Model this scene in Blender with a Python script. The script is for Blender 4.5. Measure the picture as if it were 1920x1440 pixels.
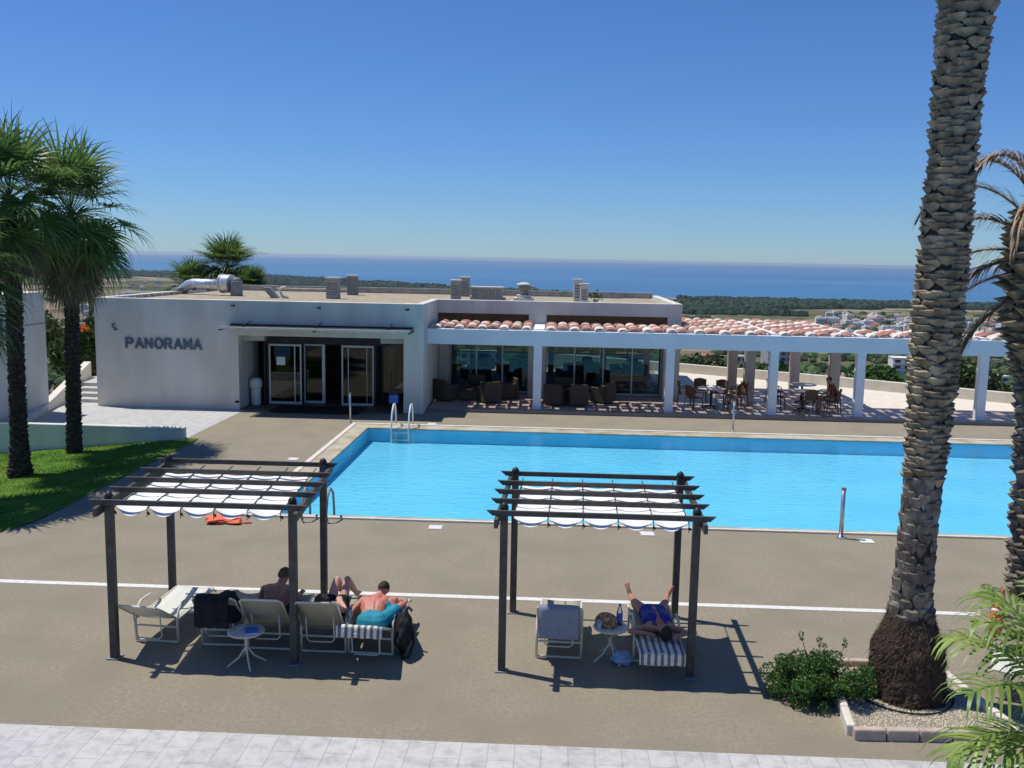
import bpy, math, random
import numpy as np
from mathutils import Vector, Matrix, noise as mnoise
R = math.radians
PI = math.pi
random.seed(7)
rng = np.random.default_rng(11)
scene = bpy.context.scene
for o in list(bpy.data.objects):
    bpy.data.objects.remove(o)

# ------------------------------------------------------------------ camera
cam_d = bpy.data.cameras.new('camera')
cam_d.sensor_width = 36.0
cam_d.lens = 1750 / 1920 * 36
cam_d.clip_start = 0.1
cam_d.clip_end = 80000
cam = bpy.data.objects.new('camera', cam_d)
scene.collection.objects.link(cam)
cam.location = (0, 0, 5.5)
cam.rotation_euler = (Matrix.Rotation(R(2.45), 3, 'Z') @ Matrix.Rotation(R(90 - 7.647), 3, 'X')
                      @ Matrix.Rotation(R(1.07), 3, 'Z')).to_euler()
scene.camera = cam

# ------------------------------------------------------------------ world, sun, exposure
SUN_EL = 67.5
SUNV = Vector((-0.945 * math.cos(R(SUN_EL)), 0.327 * math.cos(R(SUN_EL)), math.sin(R(SUN_EL))))
w = bpy.data.worlds.new('World')
scene.world = w
w.use_nodes = True
nt = w.node_tree
sky = nt.nodes.new('ShaderNodeTexSky')
sky.sky_type = 'NISHITA'
sky.sun_disc = False
sky.sun_elevation = R(SUN_EL)
sky.sun_rotation = math.atan2(SUNV.x, SUNV.y)
sky.altitude = 90
sky.air_density = 1.0
sky.dust_density = 0.0
sky.ozone_density = 5.0
hs = nt.nodes.new('ShaderNodeHueSaturation')
hs.inputs['Saturation'].default_value = 1.0
hs.inputs['Value'].default_value = 1.0
nt.links.new(sky.outputs[0], hs.inputs['Color'])
wb = nt.nodes.new('ShaderNodeMix'); wb.data_type = 'RGBA'; wb.blend_type = 'MULTIPLY'; wb.inputs['Factor'].default_value = 1
wb.inputs['B'].default_value = (.60, .885, 1.33, 1)
nt.links.new(hs.outputs[0], wb.inputs['A'])
nt.links.new(wb.outputs['Result'], nt.nodes['Background'].inputs['Color'])
nt.nodes['Background'].inputs['Strength'].default_value = 0.089
sd = bpy.data.lights.new('sun', 'SUN')
sd.energy = 5.0
sd.angle = R(0.53)
sd.color = (1.0, 0.955, 0.88)
sun = bpy.data.objects.new('sun', sd)
scene.collection.objects.link(sun)
sun.rotation_euler = SUNV.to_track_quat('Z', 'Y').to_euler()
sun.location = SUNV * 60
scene.view_settings.view_transform = 'Standard'
scene.view_settings.look = 'None'
scene.view_settings.exposure = -0.15
scene.view_settings.gamma = 1.0
scene.cycles.max_bounces = 8
scene.cycles.transparent_max_bounces = 16

# ------------------------------------------------------------------ materials
def lin(r, g, b):
    f = lambda c: (c / 255 / 12.92) if c <= 10 else ((c / 255 + 0.055) / 1.055) ** 2.4
    return (f(r), f(g), f(b), 1)

def nmat(name, a, b=None, scale=5.0, rough=0.8, bump=0.0, bscale=None, detail=6, spec=0.3, metal=0.0,
         island=None, nrough=.5, stretch=(1, 1, 1), c=None, cscale=0.4, trans=0.0, lo=0.35, hi=0.65):
    """two tone noise material, optional third tone on a coarse noise, bump and per piece variation"""
    m = bpy.data.materials.new(name)
    m.use_nodes = True
    n = m.node_tree.nodes; L = m.node_tree.links
    p = n['Principled BSDF']
    p.inputs['Roughness'].default_value = rough
    p.inputs['Specular IOR Level'].default_value = spec
    p.inputs['Metallic'].default_value = metal
    tc = n.new('ShaderNodeTexCoord')
    mp = n.new('ShaderNodeMapping')
    mp.inputs['Scale'].default_value = stretch
    L.new(tc.outputs['Object'], mp.inputs['Vector'])
    col = None
    def noise(s, d=detail):
        t = n.new('ShaderNodeTexNoise'); t.inputs['Scale'].default_value = s
        t.inputs['Detail'].default_value = d; t.inputs['Roughness'].default_value = nrough if d == detail else .5
        L.new(mp.outputs[0], t.inputs['Vector']); return t.outputs['Fac']
    if b is None:
        p.inputs['Base Color'].default_value = a
        rgb = n.new('ShaderNodeRGB'); rgb.outputs[0].default_value = a; col = rgb.outputs[0]
    else:
        r = n.new('ShaderNodeValToRGB')
        r.color_ramp.elements[0].color = a; r.color_ramp.elements[1].color = b
        r.color_ramp.elements[0].position = lo; r.color_ramp.elements[1].position = hi
        L.new(noise(scale), r.inputs[0]); col = r.outputs[0]
    if c is not None:
        r2 = n.new('ShaderNodeValToRGB')
        r2.color_ramp.elements[0].position = 0.42; r2.color_ramp.elements[1].position = 0.66
        L.new(noise(cscale, 4), r2.inputs[0])
        mx = n.new('ShaderNodeMix'); mx.data_type = 'RGBA'
        L.new(r2.outputs[0], mx.inputs['Factor']); L.new(col, mx.inputs['A']); mx.inputs['B'].default_value = c
        col = mx.outputs['Result']
    if island:
        g = n.new('ShaderNodeNewGeometry')
        r3 = n.new('ShaderNodeMapRange')
        r3.inputs['To Min'].default_value = 1 - island; r3.inputs['To Max'].default_value = 1 + island
        L.new(g.outputs['Random Per Island'], r3.inputs['Value'])
        mx = n.new('ShaderNodeVectorMath'); mx.operation = 'SCALE'
        L.new(col, mx.inputs[0]); L.new(r3.outputs[0], mx.inputs['Scale'])
        col = mx.outputs[0]
    L.new(col, p.inputs['Base Color'])
    if bump:
        bp = n.new('ShaderNodeBump'); bp.inputs['Strength'].default_value = bump
        bp.inputs['Distance'].default_value = 0.02
        L.new(noise(bscale or scale), bp.inputs['Height']); L.new(bp.outputs[0], p.inputs['Normal'])
    if trans:
        t = n.new('ShaderNodeBsdfTranslucent'); L.new(col, t.inputs['Color'])
        mx = n.new('ShaderNodeMixShader'); mx.inputs[0].default_value = trans
        L.new(p.outputs[0], mx.inputs[1]); L.new(t.outputs[0], mx.inputs[2])
        L.new(mx.outputs[0], n['Material Output'].inputs['Surface'])
    return m

def glassmat(name, tint, rough=0.02, ior=1.45, bump=0, bscale=3, stretch=(1, 1, 1)):
    m = bpy.data.materials.new(name); m.use_nodes = True
    n = m.node_tree.nodes; L = m.node_tree.links
    n.remove(n['Principled BSDF'])
    t = n.new('ShaderNodeBsdfTransparent'); t.inputs['Color'].default_value = tint
    g = n.new('ShaderNodeBsdfGlossy'); g.inputs['Roughness'].default_value = rough
    f = n.new('ShaderNodeFresnel'); f.inputs['IOR'].default_value = ior
    mx = n.new('ShaderNodeMixShader')
    L.new(f.outputs[0], mx.inputs[0]); L.new(t.outputs[0], mx.inputs[1]); L.new(g.outputs[0], mx.inputs[2])
    if bump:
        tc = n.new('ShaderNodeTexCoord'); mp = n.new('ShaderNodeMapping'); mp.inputs['Scale'].default_value = stretch
        tx = n.new('ShaderNodeTexNoise'); tx.inputs['Scale'].default_value = bscale; tx.inputs['Detail'].default_value = 3
        L.new(tc.outputs['Object'], mp.inputs[0]); L.new(mp.outputs[0], tx.inputs['Vector'])
        b = n.new('ShaderNodeBump'); b.inputs['Strength'].default_value = bump; b.inputs['Distance'].default_value = 0.05
        L.new(tx.outputs['Fac'], b.inputs['Height'])
        L.new(b.outputs[0], g.inputs['Normal']); L.new(b.outputs[0], f.inputs['Normal'])
    L.new(mx.outputs[0], n['Material Output'].inputs['Surface'])
    return m

M = {}
M['deck'] = nmat('pebble_deck', (.172, .146, .102, 1), (.395, .348, .258, 1), 16, .9, .6, 150, c=(.252, .220, .160, 1), cscale=.9, detail=12, lo=.28, hi=.72, nrough=.85)
M['white'] = nmat('white_render', (.66, .625, .555, 1), (.735, .70, .63, 1), 1.2, .85, .25, 60, spec=.2, c=(.60, .565, .49, 1), cscale=.9, stretch=(1, 1, .3))
M['cream'] = nmat('cream_floor', (.62, .57, .47, 1), (.70, .65, .55, 1), 3, .8, .1, 30)
M['pave'] = None
M['grass'] = nmat('lawn', (.055, .14, .010, 1), (.11, .235, .018, 1), 9, .9, .9, 60, c=(.14, .23, .025, 1), cscale=.8)
M['coping'] = nmat('cream_coping', (.42, .39, .30, 1), (.52, .48, .38, 1), 6, .75, .2, 40, c=(.34, .27, .16, 1), cscale=1.5)
M['basin'] = nmat('cyan_basin', (.17, .54, .74, 1), (.21, .59, .79, 1), .5, .7, 0)
M['water'] = glassmat('pool_water', (.80, .97, 1, 1), .04, 1.33, .5, 3.2, (1, 2, 1))
M['line'] = nmat('white_drain', (.74, .73, .70, 1), (.62, .60, .56, 1), 14, .6)
M['roofgravel'] = nmat('roof_gravel', (.30, .25, .17, 1), (.44, .375, .27, 1), 3, .95, .5, 40, c=(.34, .30, .22, 1), cscale=.3)
M['pink'] = nmat('pinkish_render', (.50, .42, .36, 1), (.58, .50, .44, 1), 2, .85, .1, 40)
M['beamwhite'] = nmat('white_beam_paint', (.74, .75, .76, 1), (.80, .81, .82, 1), 1, .7, .05, 40)
M['brown'] = nmat('brown_panel', (.12, .065, .03, 1), (.16, .09, .045, 1), 3, .7)
M['dark'] = nmat('dark_metal', (.018, .018, .02, 1), (.03, .03, .032, 1), 4, .45)
M['pergola'] = nmat('grey_brown_timber', (.062, .056, .048, 1), (.095, .086, .074, 1), 8, .6, .2, 30, stretch=(1, 1, 1))
M['canvas'] = nmat('white_canvas', (.80, .80, .78, 1), (.85, .85, .83, 1), 12, .8, .1, 40, trans=.08)
M['tile_red'] = nmat('terracotta', (.30, .115, .078, 1), (.46, .235, .175, 1), 5, .85, .3, 30, island=.25, c=(.30, .15, .11, 1), cscale=3)
M['tile_white'] = nmat('white_tile', (.58, .50, .42, 1), (.76, .71, .64, 1), 5, .8, .2, 30, island=.15)
M['glass'] = glassmat('window_glass', (.62, .72, .72, 1), .02, 1.5)
M['doorglass'] = glassmat('door_glass', (.45, .52, .50, 1), .02, 1.55)
M['alu'] = nmat('pale_aluminium', (.48, .49, .47, 1), (.55, .56, .54, 1), 4, .4, metal=.3)
M['steel'] = nmat('brushed_steel', (.50, .51, .52, 1), (.62, .63, .64, 1), 6, .3, metal=.8)
M['galv'] = nmat('galvanised_duct', (.50, .52, .53, 1), (.66, .68, .69, 1), 5, .35, metal=.6)
M['greypaint'] = nmat('grey_cowl_paint', (.20, .20, .20, 1), (.28, .28, .28, 1), 6, .7)
M['cement'] = nmat('weathered_cement', (.30, .29, .26, 1), (.42, .40, .36, 1), 5, .9, .3, 30)
M['letters'] = nmat('slate_letters', (.10, .13, .17, 1), (.13, .16, .20, 1), 3, .5)
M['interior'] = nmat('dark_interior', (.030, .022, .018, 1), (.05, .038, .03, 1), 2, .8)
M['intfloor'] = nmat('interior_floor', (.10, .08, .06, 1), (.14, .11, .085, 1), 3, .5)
M['tealcloth'] = nmat('teal_cloth', (.02, .10, .14, 1), (.03, .14, .18, 1), 4, .7)
M['wicker'] = nmat('dark_wicker', (.055, .040, .028, 1), (.10, .075, .05, 1), 60, .7, .6, 80)
M['rattan'] = nmat('brown_rattan', (.10, .055, .03, 1), (.16, .09, .05, 1), 40, .7, .4, 60)
M['marble'] = nmat('pale_table_top', (.50, .48, .44, 1), (.60, .58, .54, 1), 6, .4)
M['loungeframe'] = nmat('cream_tube', (.60, .58, .46, 1), (.68, .66, .54, 1), 4, .45)
M['sling'] = nmat('beige_sling', (.42, .39, .29, 1), (.50, .46, .35, 1), 90, .85, .2, 150, trans=.25)
M['slingwhite'] = nmat('pale_sling', (.66, .66, .58, 1), (.72, .72, .66, 1), 80, .85, .2, 120, trans=.15)
M['towelblue'] = nmat('blue_grey_towel', (.22, .24, .30, 1), (.27, .29, .36, 1), 40, .95, .5, 120)
M['black'] = nmat('black_cloth', (.008, .008, .010, 1), (.02, .02, .024, 1), 12, .85, .4, 40)
M['red'] = nmat('orange_red_cloth', (.75, .12, .06, 1), (.85, .22, .12, 1), 20, .8, .5, 50)
M['skinA'] = nmat('tanned_skin', (.36, .17, .11, 1), (.44, .22, .15, 1), 12, .55, .08, 60, spec=.4)
M['skinB'] = nmat('reddened_skin', (.46, .15, .10, 1), (.55, .22, .16, 1), 7, .55, .08, 60, spec=.4)
M['skinC'] = nmat('fair_skin', (.52, .28, .20, 1), (.60, .34, .25, 1), 10, .55, .08, 60, spec=.4)
M['hair'] = nmat('dark_hair', (.018, .012, .008, 1), (.05, .03, .02, 1), 50, .6, .6, 90, stretch=(1, 1, .3))
M['hairblond'] = nmat('brown_hair', (.06, .035, .02, 1), (.12, .07, .04, 1), 50, .6, .6, 90)
M['navy'] = nmat('royal_blue_swimsuit', (.010, .02, .20, 1), (.02, .035, .30, 1), 9, .6)
M['teal'] = nmat('teal_shorts', (.01, .18, .26, 1), (.02, .26, .34, 1), 9, .7)
M['tan'] = nmat('khaki_shorts', (.20, .17, .12, 1), (.26, .22, .16, 1), 9, .8)
M['straw'] = nmat('straw', (.20, .11, .06, 1), (.48, .33, .20, 1), 18, .85, .5, 60, lo=.45, hi=.55)
M['blueplastic'] = nmat('blue_plastic', (.04, .14, .55, 1), (.06, .20, .62, 1), 5, .35)
M['paleblue'] = nmat('pale_blue_plastic', (.30, .42, .60, 1), (.40, .50, .66, 1), 5, .35)
M['bottle'] = glassmat('clear_plastic', (.80, .88, .95, 1), .05, 1.4)
M['paper'] = nmat('white_paper', (.75, .78, .82, 1), (.8, .82, .86, 1), 3, .7)
M['kerb'] = nmat('pinkish_kerb', (.42, .32, .26, 1), (.52, .42, .35, 1), 7, .85, .3, 40)
M['kerbwhite'] = nmat('cream_kerb', (.60, .56, .47, 1), (.70, .66, .57, 1), 7, .85, .3, 40)
M['gravel'] = nmat('pale_gravel', (.40, .34, .24, 1), (.66, .58, .44, 1), 70, .9, 1, 70, detail=3)
M['boot'] = nmat('palm_boots', (.15, .120, .080, 1), (.36, .30, .205, 1), 7, .9, .9, 45, island=.30, stretch=(1, 1, .6))
M['bootold'] = nmat('old_palm_bark', (.14, .12, .095, 1), (.28, .25, .20, 1), 9, .95, 1, 40, island=.30, c=(.11, .09, .07, 1), cscale=3)
M['bootdark'] = nmat('gaps_between_boots', (.035, .026, .018, 1), (.07, .052, .036, 1), 12, .95, .8, 40)
M['rootmass'] = nmat('fibrous_root_mass', (.030, .020, .014, 1), (.085, .058, .040, 1), 14, 1, 1, 50, c=(.045, .032, .024, 1), cscale=4, detail=10)
M['fanbark'] = nmat('fan_palm_bark', (.035, .026, .020, 1), (.085, .065, .050, 1), 16, 1, 1, 40, island=.3)
M['fangreen'] = nmat('fan_palm_leaf', (.065, .125, .028, 1), (.16, .25, .065, 1), 3, .45, island=.45, trans=.4, spec=.4)
M['fangreen2'] = nmat('bright_fan_leaf', (.05, .10, .02, 1), (.12, .19, .04, 1), 3, .5, island=.35, trans=.25)
M['deadleaf'] = nmat('dry_palm_leaf', (.16, .12, .075, 1), (.28, .22, .14, 1), 5, .8, island=.3, trans=.2)
M['deadfrond'] = nmat('dead_frond', (.22, .145, .085, 1), (.45, .33, .21, 1), 4, .7, island=.3, trans=.1)
M['areca'] = nmat('young_frond_leaf', (.11, .20, .025, 1), (.29, .38, .075, 1), 3, .45, island=.3, trans=.35, spec=.5)
M['dategreen'] = nmat('date_frond_leaf', (.05, .10, .03, 1), (.10, .17, .05, 1), 3, .5, island=.3, trans=.25)
M['bushleaf'] = nmat('bush_leaf', (.035, .095, .015, 1), (.085, .18, .035, 1), 4, .5, island=.5, trans=.25, spec=.4)
M['treeleaf'] = nmat('tree_leaf', (.035, .075, .02, 1), (.075, .13, .035, 1), .7, .6, island=.4, trans=.2)
M['treeleaf2'] = nmat('olive_leaf', (.065, .095, .035, 1), (.12, .155, .06, 1), .7, .6, island=.4, trans=.2)
M['orangeflower'] = nmat('orange_blossom', (.65, .16, .03, 1), (.75, .28, .06, 1), 3, .6, island=.3, trans=.2)
M['bark'] = nmat('brown_bark', (.07, .05, .035, 1), (.12, .09, .06, 1), 12, .95, .6, 30)
M['forest'] = nmat('pine_forest', (.014, .032, .016, 1), (.03, .055, .025, 1), .02, .95, island=.35)
M['house_white'] = nmat('pale_house', (.62, .60, .56, 1), (.72, .70, .66, 1), .3, .9)
M['house_tan'] = nmat('tan_house', (.50, .43, .34, 1), (.58, .51, .42, 1), .3, .9)
M['house_grey'] = nmat('grey_flats', (.34, .33, .33, 1), (.42, .41, .40, 1), .3, .9)
M['house_roof'] = nmat('clay_roof', (.30, .13, .08, 1), (.38, .18, .12, 1), .5, .9)
M['darkwin'] = nmat('dark_window', (.03, .035, .04, 1), (.05, .055, .06, 1), 1, .3)
M['umbwhite'] = nmat('white_plastic', (.66, .66, .65, 1), (.72, .72, .71, 1), 5, .5)

def set_towel():
    """white towel with grey stripes across"""
    m = bpy.data.materials.new('striped_towel'); m.use_nodes = True
    n = m.node_tree.nodes; L = m.node_tree.links; p = n['Principled BSDF']; p.inputs['Roughness'].default_value = .95
    tc = n.new('ShaderNodeTexCoord'); wv = n.new('ShaderNodeTexWave')
    wv.bands_direction = 'X'; wv.inputs['Scale'].default_value = 3.6; wv.inputs['Distortion'].default_value = 1.2
    r = n.new('ShaderNodeValToRGB'); r.color_ramp.elements[0].color = (.16, .16, .15, 1); r.color_ramp.elements[1].color = (.68, .67, .62, 1)
    r.color_ramp.elements[0].position = .35; r.color_ramp.elements[1].position = .55
    L.new(tc.outputs['Object'], wv.inputs['Vector']); L.new(wv.outputs['Fac'], r.inputs[0]); L.new(r.outputs[0], p.inputs['Base Color'])
    return m
M['towelstripe'] = set_towel()

def set_pave():
    """pale stamped concrete, joints in a broken running bond"""
    m = bpy.data.materials.new('stamped_concrete'); m.use_nodes = True
    n = m.node_tree.nodes; L = m.node_tree.links; p = n['Principled BSDF']; p.inputs['Roughness'].default_value = .8
    tc = n.new('ShaderNodeTexCoord'); mp = n.new('ShaderNodeMapping'); mp.inputs['Rotation'].default_value = (0, 0, R(90))
    L.new(tc.outputs['Object'], mp.inputs[0])
    nz = n.new('ShaderNodeTexNoise'); nz.inputs['Scale'].default_value = 2.2; nz.inputs['Detail'].default_value = 5
    L.new(tc.outputs['Object'], nz.inputs['Vector'])
    sc = n.new('ShaderNodeVectorMath'); sc.operation = 'SCALE'; sc.inputs['Scale'].default_value = .03
    ad = n.new('ShaderNodeVectorMath'); ad.operation = 'ADD'
    L.new(nz.outputs['Color'], sc.inputs[0]); L.new(mp.outputs[0], ad.inputs[0]); L.new(sc.outputs[0], ad.inputs[1])
    b = n.new('ShaderNodeTexBrick'); b.inputs['Scale'].default_value = 1.0
    b.inputs['Brick Width'].default_value = .62; b.inputs['Row Height'].default_value = .30
    b.inputs['Mortar Size'].default_value = .006; b.inputs['Mortar Smooth'].default_value = .4
    b.inputs['Color1'].default_value = (.48, .472, .455, 1); b.inputs['Color2'].default_value = (.52, .512, .49, 1)
    b.inputs['Mortar'].default_value = (.38, .38, .38, 1); b.squash = 1.7; b.squash_frequency = 3
    L.new(ad.outputs[0], b.inputs['Vector'])
    n2 = n.new('ShaderNodeTexNoise'); n2.inputs['Scale'].default_value = 5; n2.inputs['Detail'].default_value = 10; n2.inputs['Roughness'].default_value = .7
    L.new(tc.outputs['Object'], n2.inputs['Vector'])
    r = n.new('ShaderNodeValToRGB'); r.color_ramp.elements[0].position = .32; r.color_ramp.elements[1].position = .55
    r.color_ramp.elements[0].color = (.62, .62, .62, 1)
    L.new(n2.outputs['Fac'], r.inputs[0])
    mx = n.new('ShaderNodeMix'); mx.data_type = 'RGBA'; mx.blend_type = 'MULTIPLY'; mx.inputs['Factor'].default_value = .8
    L.new(b.outputs['Color'], mx.inputs['A']); L.new(r.outputs[0], mx.inputs['B']); L.new(mx.outputs['Result'], p.inputs['Base Color'])
    bp = n.new('ShaderNodeBump'); bp.inputs['Strength'].default_value = .5; bp.inputs['Distance'].default_value = .01; bp.invert = True
    L.new(b.outputs['Fac'], bp.inputs['Height']); L.new(bp.outputs[0], p.inputs['Normal'])
    return m
M['pave'] = set_pave()

def set_tilefloor():
    m = bpy.data.materials.new('terrace_tiles'); m.use_nodes = True
    n = m.node_tree.nodes; L = m.node_tree.links; p = n['Principled BSDF']; p.inputs['Roughness'].default_value = .45
    tc = n.new('ShaderNodeTexCoord'); b = n.new('ShaderNodeTexBrick'); b.offset = 0
    b.inputs['Scale'].default_value = 1; b.inputs['Brick Width'].default_value = .33; b.inputs['Row Height'].default_value = .33
    b.inputs['Mortar Size'].default_value = .006
    b.inputs['Color1'].default_value = (.36, .27, .22, 1); b.inputs['Color2'].default_value = (.42, .33, .27, 1); b.inputs['Mortar'].default_value = (.22, .18, .15, 1)
    L.new(tc.outputs['Object'], b.inputs['Vector']); L.new(b.outputs['Color'], p.inputs['Base Color'])
    return m
M['tilefloor'] = set_tilefloor()

def set_land():
    """coastal plain: patchwork of fields, scrub and bare ground"""
    m = bpy.data.materials.new('coastal_plain'); m.use_nodes = True
    n = m.node_tree.nodes; L = m.node_tree.links; p = n['Principled BSDF']; p.inputs['Roughness'].default_value = 1
    p.inputs['Specular IOR Level'].default_value = 0
    tc = n.new('ShaderNodeTexCoord')
    v = n.new('ShaderNodeTexVoronoi'); v.inputs['Scale'].default_value = .006; v.distance = 'CHEBYCHEV'
    L.new(tc.outputs['Object'], v.inputs['Vector'])
    sp = n.new('ShaderNodeSeparateColor'); L.new(v.outputs['Color'], sp.inputs[0])
    r = n.new('ShaderNodeValToRGB'); r.color_ramp.interpolation = 'CONSTANT'
    cols = [(0, (.13, .12, .07, 1)), (.22, (.26, .205, .14, 1)), (.4, (.17, .145, .09, 1)), (.58, (.28, .225, .16, 1)), (.75, (.07, .085, .045, 1)), (.9, (.19, .155, .11, 1))]
    e = r.color_ramp.elements; e[0].position, e[0].color = cols[0]; e[1].position, e[1].color = cols[-1]
    for ps, c in cols[1:-1]:
        q = e.new(ps); q.color = c
    L.new(sp.outputs[0], r.inputs[0])
    nz = n.new('ShaderNodeTexNoise'); nz.inputs['Scale'].default_value = .03; nz.inputs['Detail'].default_value = 10
    L.new(tc.outputs['Object'], nz.inputs['Vector'])
    r2 = n.new('ShaderNodeValToRGB'); r2.color_ramp.elements[0].position = .42; r2.color_ramp.elements[1].position = .56
    r2.color_ramp.elements[0].color = (.06, .075, .035, 1); r2.color_ramp.elements[1].color = (1, 1, 1, 1)
    L.new(nz.outputs['Fac'], r2.inputs[0])
    mx = n.new('ShaderNodeMix'); mx.data_type = 'RGBA'; mx.blend_type = 'DARKEN'; mx.inputs['Factor'].default_value = .85
    L.new(r.outputs[0], mx.inputs['A']); L.new(r2.outputs[0], mx.inputs['B']); L.new(mx.outputs['Result'], p.inputs['Base Color'])
    return m
M['land'] = set_land()

def set_sea():
    m = bpy.data.materials.new('open_sea'); m.use_nodes = True
    n = m.node_tree.nodes; L = m.node_tree.links; p = n['Principled BSDF']
    p.inputs['Roughness'].default_value = .55; p.inputs['Specular IOR Level'].default_value = .12
    tc = n.new('ShaderNodeTexCoord'); mp = n.new('ShaderNodeMapping'); mp.inputs['Scale'].default_value = (.00025, .0011, 1)
    mp.inputs['Rotation'].default_value = (0, 0, R(14))
    nz = n.new('ShaderNodeTexNoise'); nz.inputs['Scale'].default_value = 1; nz.inputs['Detail'].default_value = 7
    L.new(tc.outputs['Object'], mp.inputs[0]); L.new(mp.outputs[0], nz.inputs['Vector'])
    r = n.new('ShaderNodeValToRGB'); r.color_ramp.elements[0].position = .35; r.color_ramp.elements[1].position = .7
    r.color_ramp.elements[0].color = (.045, .15, .29, 1); r.color_ramp.elements[1].color = (.065, .19, .34, 1)
    L.new(nz.outputs['Fac'], r.inputs[0]); L.new(r.outputs[0], p.inputs['Base Color'])
    return m
M['sea'] = set_sea()

# ------------------------------------------------------------------ object helpers
def link(o, parent=None):
    scene.collection.objects.link(o)
    if parent is not None:
        o.parent = parent
    return o

def tag(o, label=None, cat=None, group=None, kind=None):
    if label: o['label'] = label
    if cat: o['category'] = cat
    if group: o['group'] = group
    if kind: o['kind'] = kind
    return o

def thing(name, label, cat, loc=(0, 0, 0), rz=0, group=None):
    o = bpy.data.objects.new(name, None)
    o.empty_display_size = .2
    o.location = loc; o.rotation_euler = (0, 0, rz)
    return tag(link(o), label, cat, group)

class MB:
    """collects geometry, links it as ONE mesh object"""
    def __init__(s):
        s.v = []; s.f = []; s.m = []
    def add(s, vs, fs, mi=0):
        k = len(s.v); s.v += [tuple(v) for v in vs]; s.f += [tuple(k + i for i in f) for f in fs]; s.m += [mi] * len(fs); return s
    def box(s, x0, x1, y0, y1, z0, z1, mi=0, skip=''):
        vs = [(x0, y0, z0), (x1, y0, z0), (x1, y1, z0), (x0, y1, z0), (x0, y0, z1), (x1, y0, z1), (x1, y1, z1), (x0, y1, z1)]
        return s.add(vs, [(0, 3, 2, 1), (4, 5, 6, 7), (0, 1, 5, 4), (1, 2, 6, 5), (2, 3, 7, 6), (3, 0, 4, 7)], mi)
    def obox(s, p0, p1, wd, hg, mi=0, up=(0, 0, 1)):
        """box along a line, wd across, hg up"""
        a = Vector(p0); b = Vector(p1); d = (b - a).normalized(); u = Vector(up)
        sd_ = d.cross(u).normalized(); u = sd_.cross(d).normalized()
        vs = [q + sd_ * i * wd / 2 + u * j * hg / 2 for q in (a, b) for i, j in ((-1, -1), (1, -1), (1, 1), (-1, 1))]
        return s.add(vs, [(0, 1, 2, 3), (7, 6, 5, 4), (0, 4, 5, 1), (1, 5, 6, 2), (2, 6, 7, 3), (3, 7, 4, 0)], mi)
    def tube(s, pts, r, n=8, mi=0, caps=True):
        pts = [Vector(p) for p in pts]; rs = r if isinstance(r, (list, tuple)) else [r] * len(pts)
        rings = []; ref = Vector((0, 0, 1))
        for i, p in enumerate(pts):
            d = (pts[min(i + 1, len(pts) - 1)] - pts[max(i - 1, 0)]).normalized()
            if abs(d.dot(ref)) > .95: ref = Vector((1, 0, 0)) if abs(d.x) < .9 else Vector((0, 1, 0))
            a = d.cross(ref).normalized(); b = d.cross(a).normalized(); ref = a.cross(d) if False else ref
            rings.append([p + (a * math.cos(2 * PI * k / n) + b * math.sin(2 * PI * k / n)) * rs[i] for k in range(n)])
        # keep ring starts aligned
        for i in range(1, len(rings)):
            best = min(range(n), key=lambda q: (rings[i][q] - pts[i] - (rings[i - 1][0] - pts[i - 1])).length)
            rings[i] = rings[i][best:] + rings[i][:best]
            if (rings[i][1] - pts[i] - (rings[i - 1][1] - pts[i - 1])).length > (rings[i][-1] - pts[i] - (rings[i - 1][1] - pts[i - 1])).length:
                rings[i] = [rings[i][0]] + rings[i][1:][::-1]
        vs = [v for rg in rings for v in rg]; fs = []
        for i in range(len(rings) - 1):
            for k in range(n):
                fs.append((i * n + k, i * n + (k + 1) % n, (i + 1) * n + (k + 1) % n, (i + 1) * n + k))
        if caps: fs += [tuple(range(n))[::-1], tuple(range((len(rings) - 1) * n, len(rings) * n))]
        return s.add(vs, fs, mi)
    def lathe(s, prof, n=24, c=(0, 0, 0), mi=0):
        vs = [(c[0] + r * math.cos(2 * PI * k / n), c[1] + r * math.sin(2 * PI * k / n), c[2] + z) for r, z in prof for k in range(n)]
        fs = [(i * n + k, i * n + (k + 1) % n, (i + 1) * n + (k + 1) % n, (i + 1) * n + k) for i in range(len(prof) - 1) for k in range(n)]
        fs += [tuple(range(n))[::-1], tuple(range((len(prof) - 1) * n, len(prof) * n))]
        return s.add(vs, fs, mi)
    def ell(s, c, r, n=12, rot=None, mi=0):
        vs = []; fs = []; c = Vector(c)
        for i in range(n // 2 + 1):
            th = PI * i / (n // 2)
            for k in range(n):
                ph = 2 * PI * k / n
                v = Vector((r[0] * math.sin(th) * math.cos(ph), r[1] * math.sin(th) * math.sin(ph), r[2] * math.cos(th)))
                if rot is not None: v = rot @ v
                vs.append(c + v)
        for i in range(n // 2):
            for k in range(n):
                fs.append((i * n + k, (i + 1) * n + k, (i + 1) * n + (k + 1) % n, i * n + (k + 1) % n))
        return s.add(vs, fs, mi)
    def seg(s, p0, r0, p1, r1, n=12):
        """tapered capsule"""
        s.tube([p0, p1], [r0, r1], n); s.ell(p0, (r0,) * 3, n); s.ell(p1, (r1,) * 3, n); return s
    def build(s, name, mat, parent=None, smooth=False, bevel=0):
        me = bpy.data.meshes.new(name)
        me.from_pydata(s.v, [], s.f)
        for x in (mat if isinstance(mat, (list, tuple)) else [mat]): me.materials.append(x)
        if any(s.m): me.polygons.foreach_set('material_index', s.m)
        if smooth: me.polygons.foreach_set('use_smooth', [True] * len(me.polygons))
        me.update()
        o = bpy.data.objects.new(name, me)
        link(o, parent)
        if bevel:
            b = o.modifiers.new('bevel', 'BEVEL'); b.width = bevel; b.segments = 2; b.limit_method = 'ANGLE'
        return o

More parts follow.
